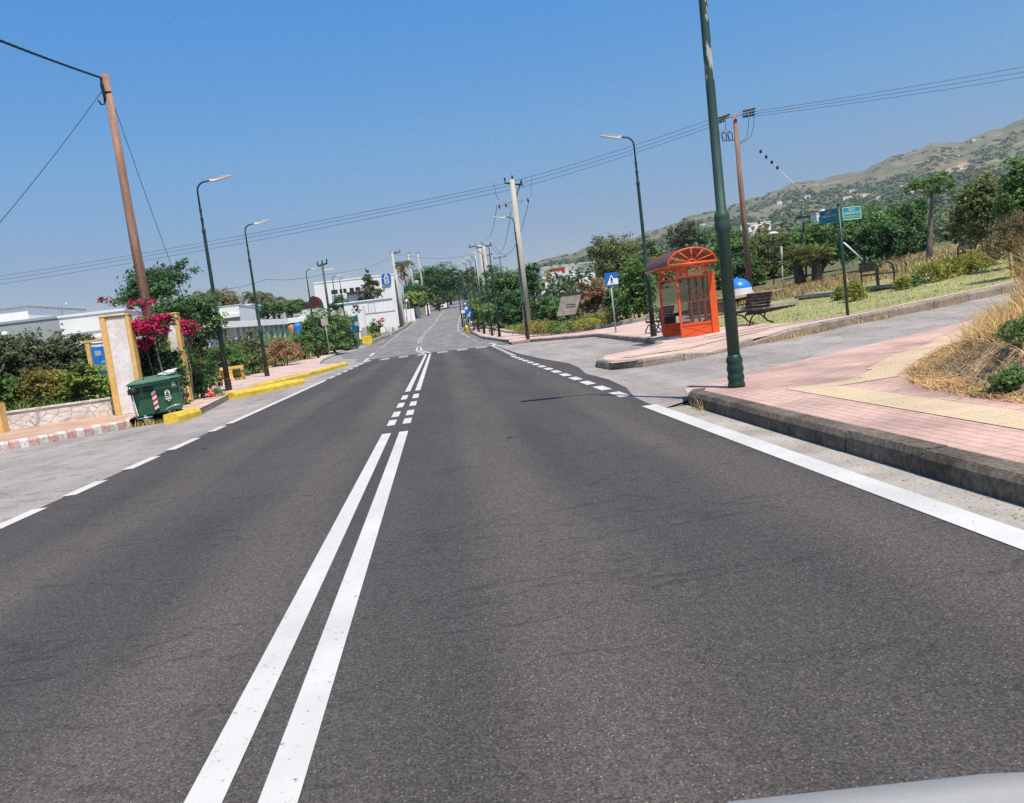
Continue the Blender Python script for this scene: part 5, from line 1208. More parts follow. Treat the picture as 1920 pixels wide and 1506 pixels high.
# ================================================================== buildings
def wall_box(name, label, px0, px1, pyt, Y, m, depth=9., cat='building', group=None, extra=0.):
    """a flat roofed volume whose front face fills px0..px1 with its top at pyt (pixel of the left corner)"""
    a, b = P(px0, pyt, Y), P(px1, pyt-(px1-px0)*math.tan(ROLL), Y); gz_ = min(g(a.x, Y), g(b.x, Y))
    t = thing(name, label, cat, (a.x, Y, gz_), 0, group); H = a.z-gz_; Wd = b.x-a.x
    MB().box(0, Wd, 0, depth, -.5, H).build('walls', m, t)
    MB().box(-.06, Wd+.06, -.06, depth+.06, H+.002, H+.16+extra).build('parapet', m, t)
    return t, Wd, H
def win(t, x0, x1, z0, z1, m='dark', fr=None, nm='window', y=-.0):
    if fr:
        k = MB(); f = .08; k.box(x0-f, x1+f, y-.05, y-.002, z0-f, z0); k.box(x0-f, x1+f, y-.05, y-.002, z1, z1+f); k.box(x0-f, x0, y-.05, y-.002, z0, z1); k.box(x1, x1+f, y-.05, y-.002, z0, z1)
        fo = k.build(nm+'_frame', fr, t); return MB().box(x0, x1, y-.03, y-.003, z0, z1).build('pane' if m == 'dark' else nm+'_leaf', m, fo)
    return MB().box(x0, x1, y-.03, y-.003, z0, z1).build(nm, m, t)
t, Wd, H = wall_box('grey_hall', 'long plain grey hall at the far left with a white box on its roof', -400, 110, 656, 55, 'gwall', 14)
x = P(0, 600, 55).x-t.location.x
MB().box(x-14, Wd-3.3, 3, 12, H+.165, H+1.15).build('roof_box', 'wwall2', t); MB().box(x-14.1, Wd-3.2, 2.9, 12.1, H+1.152, H+1.27).build('roof_edge', 'steel', t)
MB().tube([(Wd-.2, 1, H+.15), (Wd-.15, 1, H+.8), (Wd+.25, 1, H+1.0)], .03, 6).build('vent_pipe', 'steel', t)
MB().box(x+.2, x+.55, -.05, -.003, H-1.6, H-.9).build('wall_slot', 'dark', t)
MB().box(x+6.2, x+6.5, -.12, -.003, H-1.15, H-1.0).build('wall_lamp', 'ledw', t)
t, Wd, H = wall_box('white_block', 'white flat block with thin shadow grooves joined to the grey hall', 110, 232, 597, 54, 'wwall', 10)
for z, d, th in ((H-1.05, .06, .06), (H-1.5, .06, .06)): MB().box(0, Wd, -d, -.003, z-th, z).build('groove_shade_strip', 'gwall', t)  # grey strips on the wall stand for the shadow in its grooves
MB().box(0, Wd+.2, -.9, -.003, H-2.35, H-2.12).build('canopy', 'wwall', t)
t, Wd, H = wall_box('white_block', 'white upper block with a grey band behind the nearest left lamp post', 386, 447, 579, 92, 'wwall', 8, extra=-.1)
MB().box(0, Wd, -.05, -.003, .3, H-1.2).build('grey_band', 'gwall', t); MB().box(0, Wd, -.25, -.051, H-1.3, H-.95).build('ledge', 'wwall', t)
t, Wd, H = wall_box('low_shop', 'white shop with red and pink striped panels half hidden by the tree', 345, 385, 587, 94, 'wwall', 8)
for k in range(7): MB().box(Wd*.42+k*.3, Wd*.42+k*.3+.16, -.08, -.003, H-1.5, H-.5).build('striped_panel', 'redp' if k % 3 else 'pinkp', t)
rf = MB(); rf.add([(.2, .2, H+.17), (Wd, .2, H+.17), (Wd, 7, H+.17), (.2, 7, H+.17), (.9, 3.5, H+1.0), (Wd-.3, 3.5, H+1.0)], [(0, 1, 5, 4), (2, 3, 4, 5), (1, 2, 5), (3, 0, 4), (3, 2, 1, 0)]); rf.build('tiled_roof', 'tile', t)
# colonnade
A, B = P(434, 603, 66), P(530, 596, 74); d = B-A; L_ = math.hypot(d.x, d.y)
t = thing('colonnade_building', 'low white building with a row of upright white fins under a flat white roof', 'building', (A.x, A.y, 0), math.atan2(d.y, d.x)); H = A.z
MB().box(.25, L_, .7, 5, -.3, H-.55).build('rear_wall', 'gwall', t)
MB().box(-2.4, L_+.3, -.35, 6, H-.5, H).build('roof_slab', 'wwall', t); MB().box(-2.2, .2, .9, 5.5, -.3, H-.51).build('left_wing', 'wwall', t)
for k in range(10): MB().box(.12+k*(L_-.4)/9, .3+k*(L_-.4)/9, -.1, .69, -.3, H-.51).build('fin', 'wwall', t)
for k in range(9): MB().box(.5+k*(L_-.4)/9, .5+k*(L_-.4)/9+.22, .66, .697, H-1.15, H-.75).build('window', 'dark', t)
t, Wd, H = wall_box('kiosk', 'low kiosk with a white fascia and a dark blue front right of the fin building', 532, 576, 601, 94, 'wwall2', 5)
MB().box(-.1, Wd+.1, -.5, -.061, H-.4, H+.1).build('fascia', 'wwall', t); MB().box(.1, Wd-.1, -.05, -.003, .2, H-.42).build('shop_front', 'tealdark', t)
b = on_ground(535, 88); t = thing('waste_bin', 'distant green waste container beside the fin building', 'waste bin', b); m = MB(); zc = P(535, 613, 88).z-b.z; m.box(-.42, .42, -.35, .35, zc-.95, zc).build('body', 'bing', t, bevel=.03); MB().box(-.46, .46, -.4, .4, zc+.002, zc+.1).build('lid', 'binl', t, bevel=.03)
for x in (-.3, .3): MB().box(x-.05, x+.05, -.1, .1, -.1, zc-.951).build('support', 'black', t)
for px, py, nm, mt, lb, cat, w in ((549, 618, 'storage_tub', 'orange', 'orange tub standing before the dark blue kiosk front', 'tub', .42), (561, 614, 'recycling_bin', 'bluebin', 'bright blue recycling bin right of the orange tub', 'recycling container', .55)):
    b = on_ground(px, 87); zc = P(px, py-8, 87).z-b.z; t = thing(nm, lb, cat, b); MB().lathe([(w*.8, -.1), (w*.85, zc*.4), (w, zc*.8), (w*.9, zc*.92), (w*.5, zc)], n=16).build('body', mt, t)
    MB().lathe([(w*.5, zc), (w*.55, zc+.04), (.05, zc+.1)], n=16).build('lid', mt, t)
# supermarket
t, Wd, H = wall_box('supermarket', 'big white supermarket building with a blue and white letter sign at its right', 588, 741, 533, 142, 'wwall', 30, extra=.1)
def sx(px): return P(px, 540, 142).x-t.location.x
def sz_(py, px): return P(px, py, 142).z-t.location.z
z = sz_(545, 650)
for a, b in ((636, 641), (643, 649), (655, 663), (666, 675), (620, 632)): win(t, sx(a), sx(b), sz_(546, 640)-.35, sz_(546, 640)+.35)
win(t, sx(650), sx(681), 2.5, sz_(551, 660)-.2, 'wwall2', 'signback', 'loading_door'); win(t, sx(621), sx(640), 2.0, sz_(549, 630)-.5, 'gwall', 'signback', 'glazed_bay')
MB().box(sx(649), sx(683), -.9, -.06, sz_(549, 660)-.15, sz_(549, 660)+.1).build('awning', 'dbrown', t)
MB().tube([(sx(683), -.6, sz_(556, 683)), (sx(697), -.6, sz_(561, 697)-.4)], .3, 6).build('ramp_rail', 'wwall2', t)
c = (sx(727), sz_(523, 727)); rr = .35; w2, h2_ = .78, .9
sg = MB().prism([(c[0]+sxn*(w2-rr)+rr*math.cos(an), c[1]+szn*(h2_-rr)+rr*math.sin(an)) for sxn, szn, a0 in ((1, 1, 0), (-1, 1, 90), (-1, -1, 180), (1, -1, 270)) for an in (R(a0), R(a0+30), R(a0+60), R(a0+90))], -.3, -.17).build('sign', 'blue', t)
text_part('A', 1.3, 'wpaint', sg, (c[0], -.305, c[1]+.4), (R(90), 0, 0), 'letter', width=1.05)
text_part('B', 1.25, 'wpaint', sg, (c[0], -.305, c[1]-.46), (R(90), 0, 0), 'letter', width=.85)
a, b = P(630, 572, 124), P(735, 559, 124); gz_ = g(b.x, 124)
t = thing('garden_wall', 'white boundary wall with a small white door before the supermarket', 'wall', (a.x, 124, gz_)); Wd = b.x-a.x; H = b.z-gz_
MB().box(1.0, Wd, 0, .3, -.5, H).build('wall', 'wwall', t); MB().box(-.1, Wd+.05, -.15, .4, H+.002, H+.18).build('coping', 'wwall2', t)
x = P(697, 577, 124).x-a.x; z = P(697, 577, 124).z-gz_; win(t, x-.45, x+.45, z-.75, z+.7, 'wpaint', 'signback', 'door')
a2, b2 = P(682, 590, 119), P(741, 582, 119); gz2 = g(a2.x, 119)
t = thing('planter_wall', 'low white planter wall in front of the taller white boundary wall', 'wall', (a2.x, 119, gz2)); H2 = a2.z-gz2
MB().box(0, b2.x-a2.x, 0, .4, -.5, H2).build('wall', 'wwall', t); MB().box(-.1, .25, -.1, .5, -.5, H2+1.2).build('pier', 'gate_white', t); MB().box(.26, b2.x-a2.x+.05, -.05, .45, H2+.002, H2+.1).build('coping', 'kerbpale', t)
a = P(631, 585, 112); gz_ = g(a.x, 112)
o = MB().box(0, P(650, 585, 112).x-a.x, 0, .35, -.3, a.z-gz_).build('boundary_wall', 'beige', loc=(a.x, 112, gz_)); tag(o, 'short beige rendered wall left of the parked car', 'wall')
# parked car partly behind
c = P(661, 596, 117); gz_ = g(c.x, 117); zb_ = P(661, 601, 117).z-gz_
t = thing('parked_car', 'white parked car with a dark windscreen beside the beige wall', 'car', (c.x, 117, gz_), R(20)); 
m = MB(); m.add([(-.85, -1.2, .35), (.85, -1.2, .35), (.85, 2.6, .35), (-.85, 2.6, .35), (-.85, -1.25, .8), (.85, -1.25, .8), (.85, 2.6, .95), (-.85, 2.6, .95), (-.8, -.2, 1.0), (.8, -.2, 1.0)], [(3, 2, 1, 0), (0, 1, 5, 4), (4, 5, 9, 8), (8, 9, 6, 7), (2, 3, 7, 6), (0, 4, 8, 7, 3), (1, 2, 6, 9, 5)])
m.build('body', 'wpaint', t, bevel=.06)
m = MB(); m.add([(-.78, -.1, 1.0), (.78, -.1, 1.0), (.74, 2.2, 1.0), (-.74, 2.2, 1.0), (-.62, .55, 1.52), (.62, .55, 1.52), (.6, 1.7, 1.52), (-.6, 1.7, 1.52)], [(0, 1, 5, 4), (1, 2, 6, 5), (2, 3, 7, 6), (3, 0, 4, 7), (4, 5, 6, 7)]); m.build('windscreen', 'dark', t)
MB().box(-.6, .6, .6, 1.7, 1.523, 1.58).build('roof', 'wpaint', t, bevel=.02)
for x in (-.8, .8):
    for y in (-.6, 1.8):
        w = MB(); T = Matrix.Translation((x, y, .32)) @ Matrix.Rotation(R(90), 4, 'Y'); vs = MB().lathe([(.2, -.1), (.32, -.09), (.32, .09), (.2, .1)], n=16); w.add(vs.v, vs.f, 0, True, T); w.build('wheel', 'black', t)
for x in (-.6, .6): MB().box(x-.16, x+.16, -1.28, -1.2, .62, .76).build('headlight', 'ledw', t)
a = P(648, 603, 108); gz_ = g(a.x, 108); t = thing('dark_gate', 'dark blue grey gate below the parked car', 'gate', (a.x, 108, gz_)); m = MB(); Wg = P(671, 603, 108).x-a.x; hg = P(660, 593, 108).z-gz_
MB().box(0, Wg, 0, .08, -.2, hg).build('panel', 'tealdark', t); MB().box(0, .1, -.04, -.003, -.2, hg+.1).box(Wg-.1, Wg, -.04, -.003, -.2, hg+.1).build('gate_posts', 'dbrown', t)
a = P(557, 577, 128); gz_ = g(a.x, 128); t = thing('arched_canopy', 'dark red arched canopies over pale tent fronts left of the supermarket', 'canopy', (a.x, 128, gz_)); zt_ = P(565, 558, 128).z-gz_
for k, (x0, w, r) in enumerate(((0, 2.0, 1.0), (1.5, 1.9, 1.7))):
    m = MB(); n = 10; pts = [(x0+w/2-w/2*math.cos(math.pi*i/n), zt_-1.6+r*math.sin(math.pi*i/n)) for i in range(n+1)]
    m.prism(pts+[(x0+w, zt_-1.75), (x0, zt_-1.75)], k*1.2, k*1.2+4); m.build('canopy_roof', 'deepred', t); MB().box(x0+.1, x0+w-.1, k*1.2+.1, k*1.2+3.8, -.5, zt_-1.76).build('tent_front', 'wwall2', t)
for (p0, p1, pt_, Y, lb) in ((508, 527, 579, 120, 'small white house between the palms'), (452, 472, 574, 110, 'tiny white house left of the palms'), (562, 572, 573, 150, 'small white house left of the dark red canopies')):
    t, Wd, H = wall_box('house', lb, p0, p1, pt_, Y, 'wwall', 6, 'house'); win(t, Wd*.55, Wd*.8, H-2, H-1)
# planter walls up the road on the left
for (p0, p1, pt_, Y, lb, mt) in ((757, 776, 581, 150, 'low white wall at the road edge beyond the lattice mast', 'wwall'), (777, 786, 575, 160, 'grey white gate pier by the road edge, nearest of two', 'gate_white'), (796, 804, 565, 178, 'bright white gate pier by the road edge, farther of two', 'wwall'), (824, 838, 562, 236, 'low white wall near the crest of the road', 'wwall')):
    a, b = P(p0, pt_, Y), P(p1, pt_-(p1-p0)*.1228, Y); gz_ = g(a.x, Y)
    o = MB().box(0, b.x-a.x, 0, .6, -.6, max(.6, a.z-gz_)).build('roadside_wall', mt, loc=(a.x, Y, gz_), bevel=.03); tag(o, lb, 'wall')
for px, py, Y, lb in ((762, 564, 150, 'round white disc sign on a post before the bright bushes'), (802, 559, 185, 'white topped post lamp by the road edge up the hill')):
    b = on_ground(px, Y); c = P(px, py, Y)-b; t = thing('post_lamp', lb, 'post lamp', b); MB().tube([(0, 0, -.2), c], .06, 6).build('post', 'steel', t); MB().lathe([(.1, -.28), (.26, -.12), (.28, 0), (.2, .2), (.05, .28)], c, 12).build('globe', 'wpaint', t)
# white shop on the right
t, Wd, H = wall_box('white_store', 'long white store with a red stripe seen over the trees on the right', 1016, 1113, 502, 150, 'wwall', 16, extra=-.1)
MB().box(-.15, Wd+.15, -.7, -.061, H-.28, H+.07).build('grey_eave', 'signback', t)
xs = lambda px: P(px, 500, 150).x-t.location.x
MB().box(xs(1027), xs(1058), -.12, -.003, H-1.0, H-.5).build('red_stripe', 'redp', t); MB().box(xs(1052), xs(1058), -.16, -.121, H-1.5, H-.45).build('red_sign', 'redp', t); MB().box(xs(1019), xs(1026), -.12, -.003, H-1.8, H-.7).build('orange_sign', 'orange', t)
t, Wd, H = wall_box('white_block', 'low white annex below the store, between the trees on the right', 990, 1092, 527, 146, 'wwall', 6)
win(t, Wd*.2, Wd*.3, H-1.5, H-.6)
# houses at the foot and on the slope of the hill
hs = [(1425, 434, 44, 26, 260, 'tile', 'white villa with a red wall on its terrace just right of the wooden pole'), (1400, 432, 22, 14, 330, None, 'white house just behind the wooden pole'), (1544, 414, 26, 24, 210, None, 'white cubic house left of the street name plates'),
      (1290, 434, 16, 12, 380, None, 'white house between the trees left of the near lamp post'), (1192, 478, 16, 12, 230, None, 'white house peeping through the olive trees right of the store')]
for px, py, w, h_, Y, rf_, lb in hs:
    a = P(px-w/2, py-h_/2, Y); W_ = w*Y/FPX; zz = P(px, py+h_/2, Y).z; gz_ = g(a.x, Y) if Y < 330 else float(hz(a.x/Y, Y))
    t = thing('house', lb, 'house', (a.x, Y, gz_)); H = a.z-gz_
    MB().box(0, W_, 0, W_*.7, -1, H).build('walls', 'wwall', t); MB().box(-.1, W_+.1, -.1, W_*.7+.1, H+.01, H+.3).build('parapet', 'wwall2', t)
    if rf_: MB().box(W_*.35, W_*.75, -2.2, -.02, -1, H-1.6).build('red_terrace', 'tile', t)
    else: MB().box(W_*.55, W_*.8, W_*.3, W_*.6, H+.31, H+1.3).build('stair_head', 'wwall', t)
    for k in range(3): win(t, W_*(.12+.3*k), W_*(.12+.3*k)+W_*.13, H-1.9-(.6 if k == 1 else 0), H-.8)
HG = 'small pale houses scattered on the hillside'
hp = [(1598, 362, 10, 'tiny white chapel on the bare upper slope'), (1462, 383, 9, 'white hut low on the bare ridge slope'), (1515, 373, 12, 'pale hut above the scrub belt'), (1590, 376, 16, 'pale house beside the terraced track'),
      (1623, 372, 10, 'white house above the street name plates'), (1648, 374, 9, 'small white house right of the street name plates'), (1705, 350, 14, 'white villa left of the slim tree crown'), (1690, 353, 8, 'white hut beside the villa left of the slim tree'),
      (1800, 320, 9, 'pale hut by the bare reddish patch'), (1826, 265, 7, 'tiny hut high on the ridge at right'), (1345, 408, 8, 'white cottage below the ridge right of the near lamp post'), (1318, 424, 9, 'white cottage above the shelter roof'),
      (1470, 403, 9, 'small white house in the scrub above the red walled villa'), (1640, 393, 10, 'low white house at the scrub edge behind the plates'), (1720, 367, 22, 'long white wall house behind the slim tree trunk'), (1760, 356, 10, 'small white house right of the slim tree')]
for px, py, w, lb in hp:
    q = hill_hit(px, py)
    if q is None: continue
    W_ = w*q.y/FPX; t = thing('house', lb, 'house', q, R(random.uniform(-15, 15)), HG); H = W_*.5
    MB().box(-W_/2, W_/2, 0, W_*.6, -W_*.3, H).build('walls', 'wwall', t); MB().box(-W_/2-.2, W_/2+.2, -.2, W_*.6+.2, H+.02, H+.5).build('roof', 'tile' if len(lb) % 3 == 0 else 'wwall2', t)
    MB().box(-W_*.25, -W_*.1, -.12, -.02, H*.2, H*.6).build('window', 'dark', t)

# ================================================================== the car the picture is taken from
t = thing('car', 'silver grey car bonnet of the vehicle at the very bottom right corner', 'car', (.24, 0, 0))
def sect(y, zc, zs, hw, zlow):
    return [(-hw, y, zlow), (-hw, y, zs-.12), (-hw*.93, y, zs), (-hw*.66, y, zc-.055), (-hw*.33, y, zc-.019), (0, y, zc), (hw*.33, y, zc-.019), (hw*.66, y, zc-.055), (hw*.93, y, zs), (hw, y, zs-.12), (hw, y, zlow)]
rows = [sect(-1.1, .95, .93, .86, .3), sect(-.4, .94, .92, .87, .3), sect(.2, .905, .89, .87, .3), sect(.55, .872, .86, .86, .3), sect(.7, .852, .843, .85, .3), sect(.765, .83, .822, .84, .3), sect(.81, .72, .71, .82, .32), sect(.83, .5, .49, .8, .35)]
rows = [[(x, y, z if abs(x) < .6 or z < .4 else z-.06) for x, y, z in r] for r in rows]
m = MB(); k = 11; vs = sum(rows, []); fs = []
for i in range(len(rows)-1):
    for j in range(k-1): fs.append((i*k+j, i*k+j+1, (i+1)*k+j+1, (i+1)*k+j))
fs += [tuple(range(k))[::-1], tuple(range((len(rows)-1)*k, len(rows)*k))]
m.add(vs, fs, 0, True); m.build('bonnet', 'carp', t)
for x in (-.62, .62): MB().lathe([(.02, -.02), (.09, 0), (.1, .02), (.02, .03)], (x, .79, .6), 14).build('headlight', 'ledw', t)
MB().box(-.4, .4, .815, .85, .42, .56).build('grille', 'black', t, bevel=.01)
for x in (-.78, .78):
    w = MB(); T = Matrix.Translation((x, .05, .31)) @ Matrix.Rotation(R(90), 4, 'Y'); q = MB().lathe([(.18, -.1), (.31, -.09), (.31, .09), (.18, .1)], n=18); w.add(q.v, q.f, 0, True, T); w.build('wheel', 'black', t)

# ================================================================== vegetation, left
veg('bush', 'big dark rounded bush before the grey hall, left hump', 'bush', 45, 618, 760, 78, 27, 'grey', .13, 1.7, 1, clump=.2)
veg('bush', 'big dark rounded bush right against the blue notice board', 'bush', 124, 622, 760, 60, 27.6, 'grey', .13, 1.7, 2, clump=.2)
veg('bush', 'yellowish brown green shrub behind the low stone wall', 'bush', 76, 692, 800, 62, 23.6, 'ylwbr', .09, 1.6, 3)
veg('bush', 'bright glossy green shrub behind the wall next to the gateway pillar', 'bush', 165, 678, 785, 58, 23.8, 'fresh', .12, 1.5, 4)
veg('bush', 'dark green shrub at the left edge above the stone wall', 'bush', 6, 705, 810, 42, 23.2, 'mid', .1, 1.5, 5)
veg('tree', 'feathery green tree rising behind the wooden utility pole', 'tree', 288, 498, 590, 74, 29, 'deep', .17, 1.5, 6, .09, 5, tm='bark', gap=.75, clump=.3, aspect=.4)
veg('tree', 'wide feathery tree leaning toward the nearest left lamp post', 'tree', 350, 548, 675, 78, 28, 'dark', .17, 1.6, 7, .11, 6, tm='bark', gap=.7, clump=.26, aspect=.4)
veg('bush', 'dark leafy thicket filling the gateway opening under the lintel', 'bush', 288, 618, 755, 44, 23.3, 'deep', .1, 1.6, 8, depth=.7)
veg('oleander', 'oleander with coral pink blossoms right of the green waste bin', 'shrub', 364, 645, 775, 46, 25.2, 'dark', .12, 1.4, 9, flower=('coral', .1, 420, 0), aspect=.3)
veg('bush', 'small dark leafy bush before the foot of the rear gateway pillar', 'bush', 322, 648, 778, 30, 22.4, 'deep', .09, 1.4, 87)
veg('bush', 'dark green shrub with pale leaves between the oleander and the ochre planter', 'bush', 374, 640, 742, 36, 29, 'dark', .11, 1.4, 10)
for i, (px, pt_, pb2, hw, Y, n, lb) in enumerate(((282, 584, 645, 46, 22.0, 2100, 'dense magenta bougainvillea cascading over the gateway lintel'), (262, 556, 588, 24, 23.4, 420, 'magenta bougainvillea spray above the gateway beside the wooden pole'),
        (338, 596, 645, 34, 24.0, 950, 'magenta bougainvillea clusters right of the rear gateway pillar'), (272, 622, 680, 16, 22.6, 650, 'shaded crimson bougainvillea hanging inside the gateway'))):
    ct, cb_ = P(px, pt_, Y), P(px, pb2, Y); rx = hw*Y/FPX; H = ct.z-cb_.z; zb = g(ct.x, Y)
    t = thing('bougainvillea', lb, 'climber', ((ct.x+cb_.x)/2, Y, zb), 0, 'bougainvillea on the gateway'); zc = (ct.z+cb_.z)/2-zb
    lobes = [(0, 0, zc, rx*.6, .4, H*.4), (rx*.5, .1, zc+H*.1, rx*.45, .35, H*.3), (-rx*.5, 0, zc-H*.05, rx*.45, .35, H*.32)]
    Pn, Nn = cloud(lobes, n, 60+i, .22, 16, .7, .6); leaf_mesh('blossom', Pn, Nn, .075, L['magenta'], t, .85, 60+i)
    Pn, Nn = cloud(lobes, int(n*.35), 80+i, .3, 16, .7, .7); leaf_mesh('foliage', Pn, Nn, .09, L['dark'], t, .5, 80+i)
    MB().tube([(0, .1, -.02), (.08, .12, zc*.5), (0, .05, zc)], [.035, .028, .012], 6).build('stem', 'bark', t)
a, b = P(262, 575, 23.2), P(190, 562, 22.6)
t = thing('bougainvillea', 'single long bougainvillea shoot reaching left with a magenta tip', 'climber', a, 0, 'bougainvillea on the gateway'); d = b-a
MB().tube([(0, 0, -.2), d*.3+Vector((0, 0, .02)), d*.7+Vector((0, 0, .05)), d], [.012, .01, .008, .006], 5).build('stem', 'bark', t)
rng = np.random.default_rng(4); u = rng.random(60)[:, None]; leaf_mesh('foliage', np.array(d)[None]*u+rng.normal(size=(60, 3))*.05, rng.normal(size=(60, 3)), .08, L['dark'], t)
leaf_mesh('blossom', np.array(d)[None]*(.97+.08*rng.random((26, 1)))+rng.normal(size=(26, 3))*.045, rng.normal(size=(26, 3)), .08, L['magenta'], t, .9)
leaf_mesh('blossom', np.array(d)[None]*(.7+.1*rng.random((12, 1)))+rng.normal(size=(12, 3))*.04, rng.normal(size=(12, 3)), .07, L['magenta'], t, .9)
veg('bush', 'broad olive bush behind the two nearest left lamp posts, before the fin building', 'bush', 440, 632, 722, 60, 46, 'olive', .15, 1.6, 11, clump=.2)
veg('bush', 'low green bush behind the ochre planter', 'bush', 420, 650, 715, 46, 43, 'mid', .13, 1.5, 12)
veg('bush', 'dry rust brown bush beside the second left lamp post', 'bush', 530, 632, 682, 38, 57, 'rust', .14, 1.1, 13, gap=.7)
veg('tree', 'dense round green tree before the left part of the supermarket', 'tree', 606, 576, 676, 46, 72, 'mid', .24, 1.5, 14, .14, 6)
veg('bush', 'dark green bush below the round tree behind the square sign back', 'bush', 634, 596, 668, 36, 78, 'dark', .22, 1.5, 15)
veg('bush', 'green bush beside the distant blue recycling bin', 'bush', 566, 628, 668, 30, 66, 'mid', .18, 1.4, 16)
veg('bush', 'small green bush in the weeds left of the no entry sign', 'bush', 702, 600, 628, 18, 104, 'mid', .24, 1.4, 17)
veg('tree', 'brownish round tree rising behind the striped shop', 'tree', 416, 540, 600, 42, 110, 'brown', .3, 1.5, 18, .2)
veg('tree', 'dark spreading tree behind the roof of the white upper block', 'tree', 372, 550, 600, 30, 106, 'dark', .3, 1.3, 181, .2)
veg('cypress_tree', 'dark ragged conifer growing before the supermarket front', 'tree', 692, 500, 572, 27, 132, 'grey', .4, 1.7, 19, .25, 6, cone=True)
veg('bush', 'dark bush at the foot of the supermarket wall, left end', 'bush', 637, 556, 585, 24, 128, 'dark', .35, 1.4, 20)
veg('bush', 'small bare twiggy bush before the white boundary wall', 'bush', 667, 570, 590, 9, 116, 'brown', .2, .7, 21)
for i, (px, pt_, pb2, hw, Y, mt, lb, tr_) in enumerate((
    (500, 570, 602, 36, 112, 'dark', 'dark green trees behind the fin building, below the first palm', .2), (545, 562, 604, 28, 124, 'mid', 'rounded green tree left of the dark red canopies', .2),
    (455, 576, 592, 14, 120, 'dark', 'small dark tree left of the first palm', .15), (573, 570, 590, 16, 140, 'mid', 'green tree under the dark red canopies', .2),
    (815, 502, 582, 58, 215, 'deep', 'huge dense dark green tree crown left of the road crest', .5), (768, 530, 590, 34, 180, 'deep', 'dark tree behind the transformer frame legs', .3), (842, 510, 572, 30, 262, 'olive', 'olive brown tree right of the huge dark tree', .4),
    (776, 545, 586, 27, 158, 'fresh', 'bright green bushy tree above the low roadside wall', .2), (800, 548, 582, 18, 168, 'mid', 'mid green tree right of the bright bushy one', .2), (822, 560, 580, 16, 196, 'grey', 'grey green olive tree at the left road edge', .2),
    (838, 552, 572, 17, 226, 'grey', 'second grey olive tree nearer the crest', .2), (870, 505, 560, 20, 310, 'olive', 'hazy olive trees at the top of the road', .4), (890, 500, 560, 16, 330, 'brown', 'brownish trees at the road crest on the right', .4),
    (905, 515, 600, 26, 175, 'mid', 'mid green tree right of the far lamp posts', .3), (893, 558, 612, 22, 104, 'fresh', 'bright roadside bush behind the blue arrow sign', 0), (880, 576, 604, 12, 118, 'olive', 'olive bush at the right road edge past the markers', 0),
    (945, 500, 618, 44, 92, 'dark', 'feathery dark tree left of the concrete power pole', 0), (915, 565, 618, 26, 88, 'fresh', 'light green bush behind the green railing', 0), (958, 540, 622, 40, 78, 'deep', 'dark green tree mass just behind the right row of lamp posts', 0),
    (997, 492, 575, 20, 84, 'deep', 'feathery tree crown directly behind the concrete power pole', .25), (1028, 556, 618, 40, 68, 'dark', 'leafy green tree right of the concrete power pole', 0), (1064, 562, 612, 36, 64, 'mid', 'paler green tree behind the tilted board', 0),
    (1114, 520, 606, 36, 51, 'redbush', 'round rust tinged tree with a short trunk left of the crossing sign', .11), (1190, 478, 612, 42, 44, 'mid', 'broad leaved fig tree left of the bus shelter', 0), (1160, 535, 610, 30, 48, 'deep', 'dark shaded foliage behind the crossing sign post', 0),
    (1165, 438, 545, 56, 100, 'olive', 'olive tree with autumnal top behind the fig tree', .3), (1138, 455, 545, 26, 115, 'brown', 'brown green tree right of the long white store', .25), (1215, 448, 560, 34, 85, 'olive', 'olive green tree behind the bus shelter roof', .25),
    (1290, 405, 490, 34, 170, 'grey', 'tall grey green tree above the shelter roof', .35), (1258, 422, 470, 9, 180, 'deep', 'narrow dark cypress above the shelter roof', .25), (1330, 425, 500, 28, 165, 'dark', 'dark tree behind the near lamp post', .3),
    (1375, 425, 555, 44, 72, 'mid', 'mixed green thicket left of the wooden power pole', 0), (1440, 430, 540, 56, 74, 'olive', 'olive green thicket right of the wooden power pole', 0), (1395, 470, 548, 40, 66, 'dark', 'dark bush at the foot of the wooden power pole', 0),
    (1535, 420, 510, 62, 66, 'mid', 'green thicket behind the sago palms', 0), (1620, 380, 500, 66, 56, 'mid', 'big dark leaved fig thicket behind the street name plates', 0), (1690, 370, 495, 56, 58, 'dark', 'dark leafy thicket left of the slim tree', 0), (1660, 420, 490, 60, 53, 'deep', 'deep green lower thicket below the street name plates', 0),
    (1805, 388, 475, 38, 42, 'brown', 'weeping brown green tree with a crooked trunk behind the arched bench', .12),
    (1850, 315, 470, 66, 31, 'olive', 'tall olive green bush at the right edge above the dry bank', 0), (1915, 285, 440, 46, 27, 'mid', 'leafy green bush cut off by the right picture edge', 0), (1900, 385, 500, 56, 23, 'brush', 'brown dry shrub above the bank at the right edge', 0))):
    lf_ = .1+Y*.0021 if mt != 'brush' else .12
    veg('tree' if 'tree' in lb else 'thicket' if 'thicket' in lb else 'bush', lb, 'tree' if 'tree' in lb else 'bush', px, pt_, pb2, hw, Y, mt, lf_, 1.35, 30+i, tr_, 6, tm='bark' if Y < 60 else 'barkd', gap=.55, aspect=.18 if mt == 'brush' else .55)
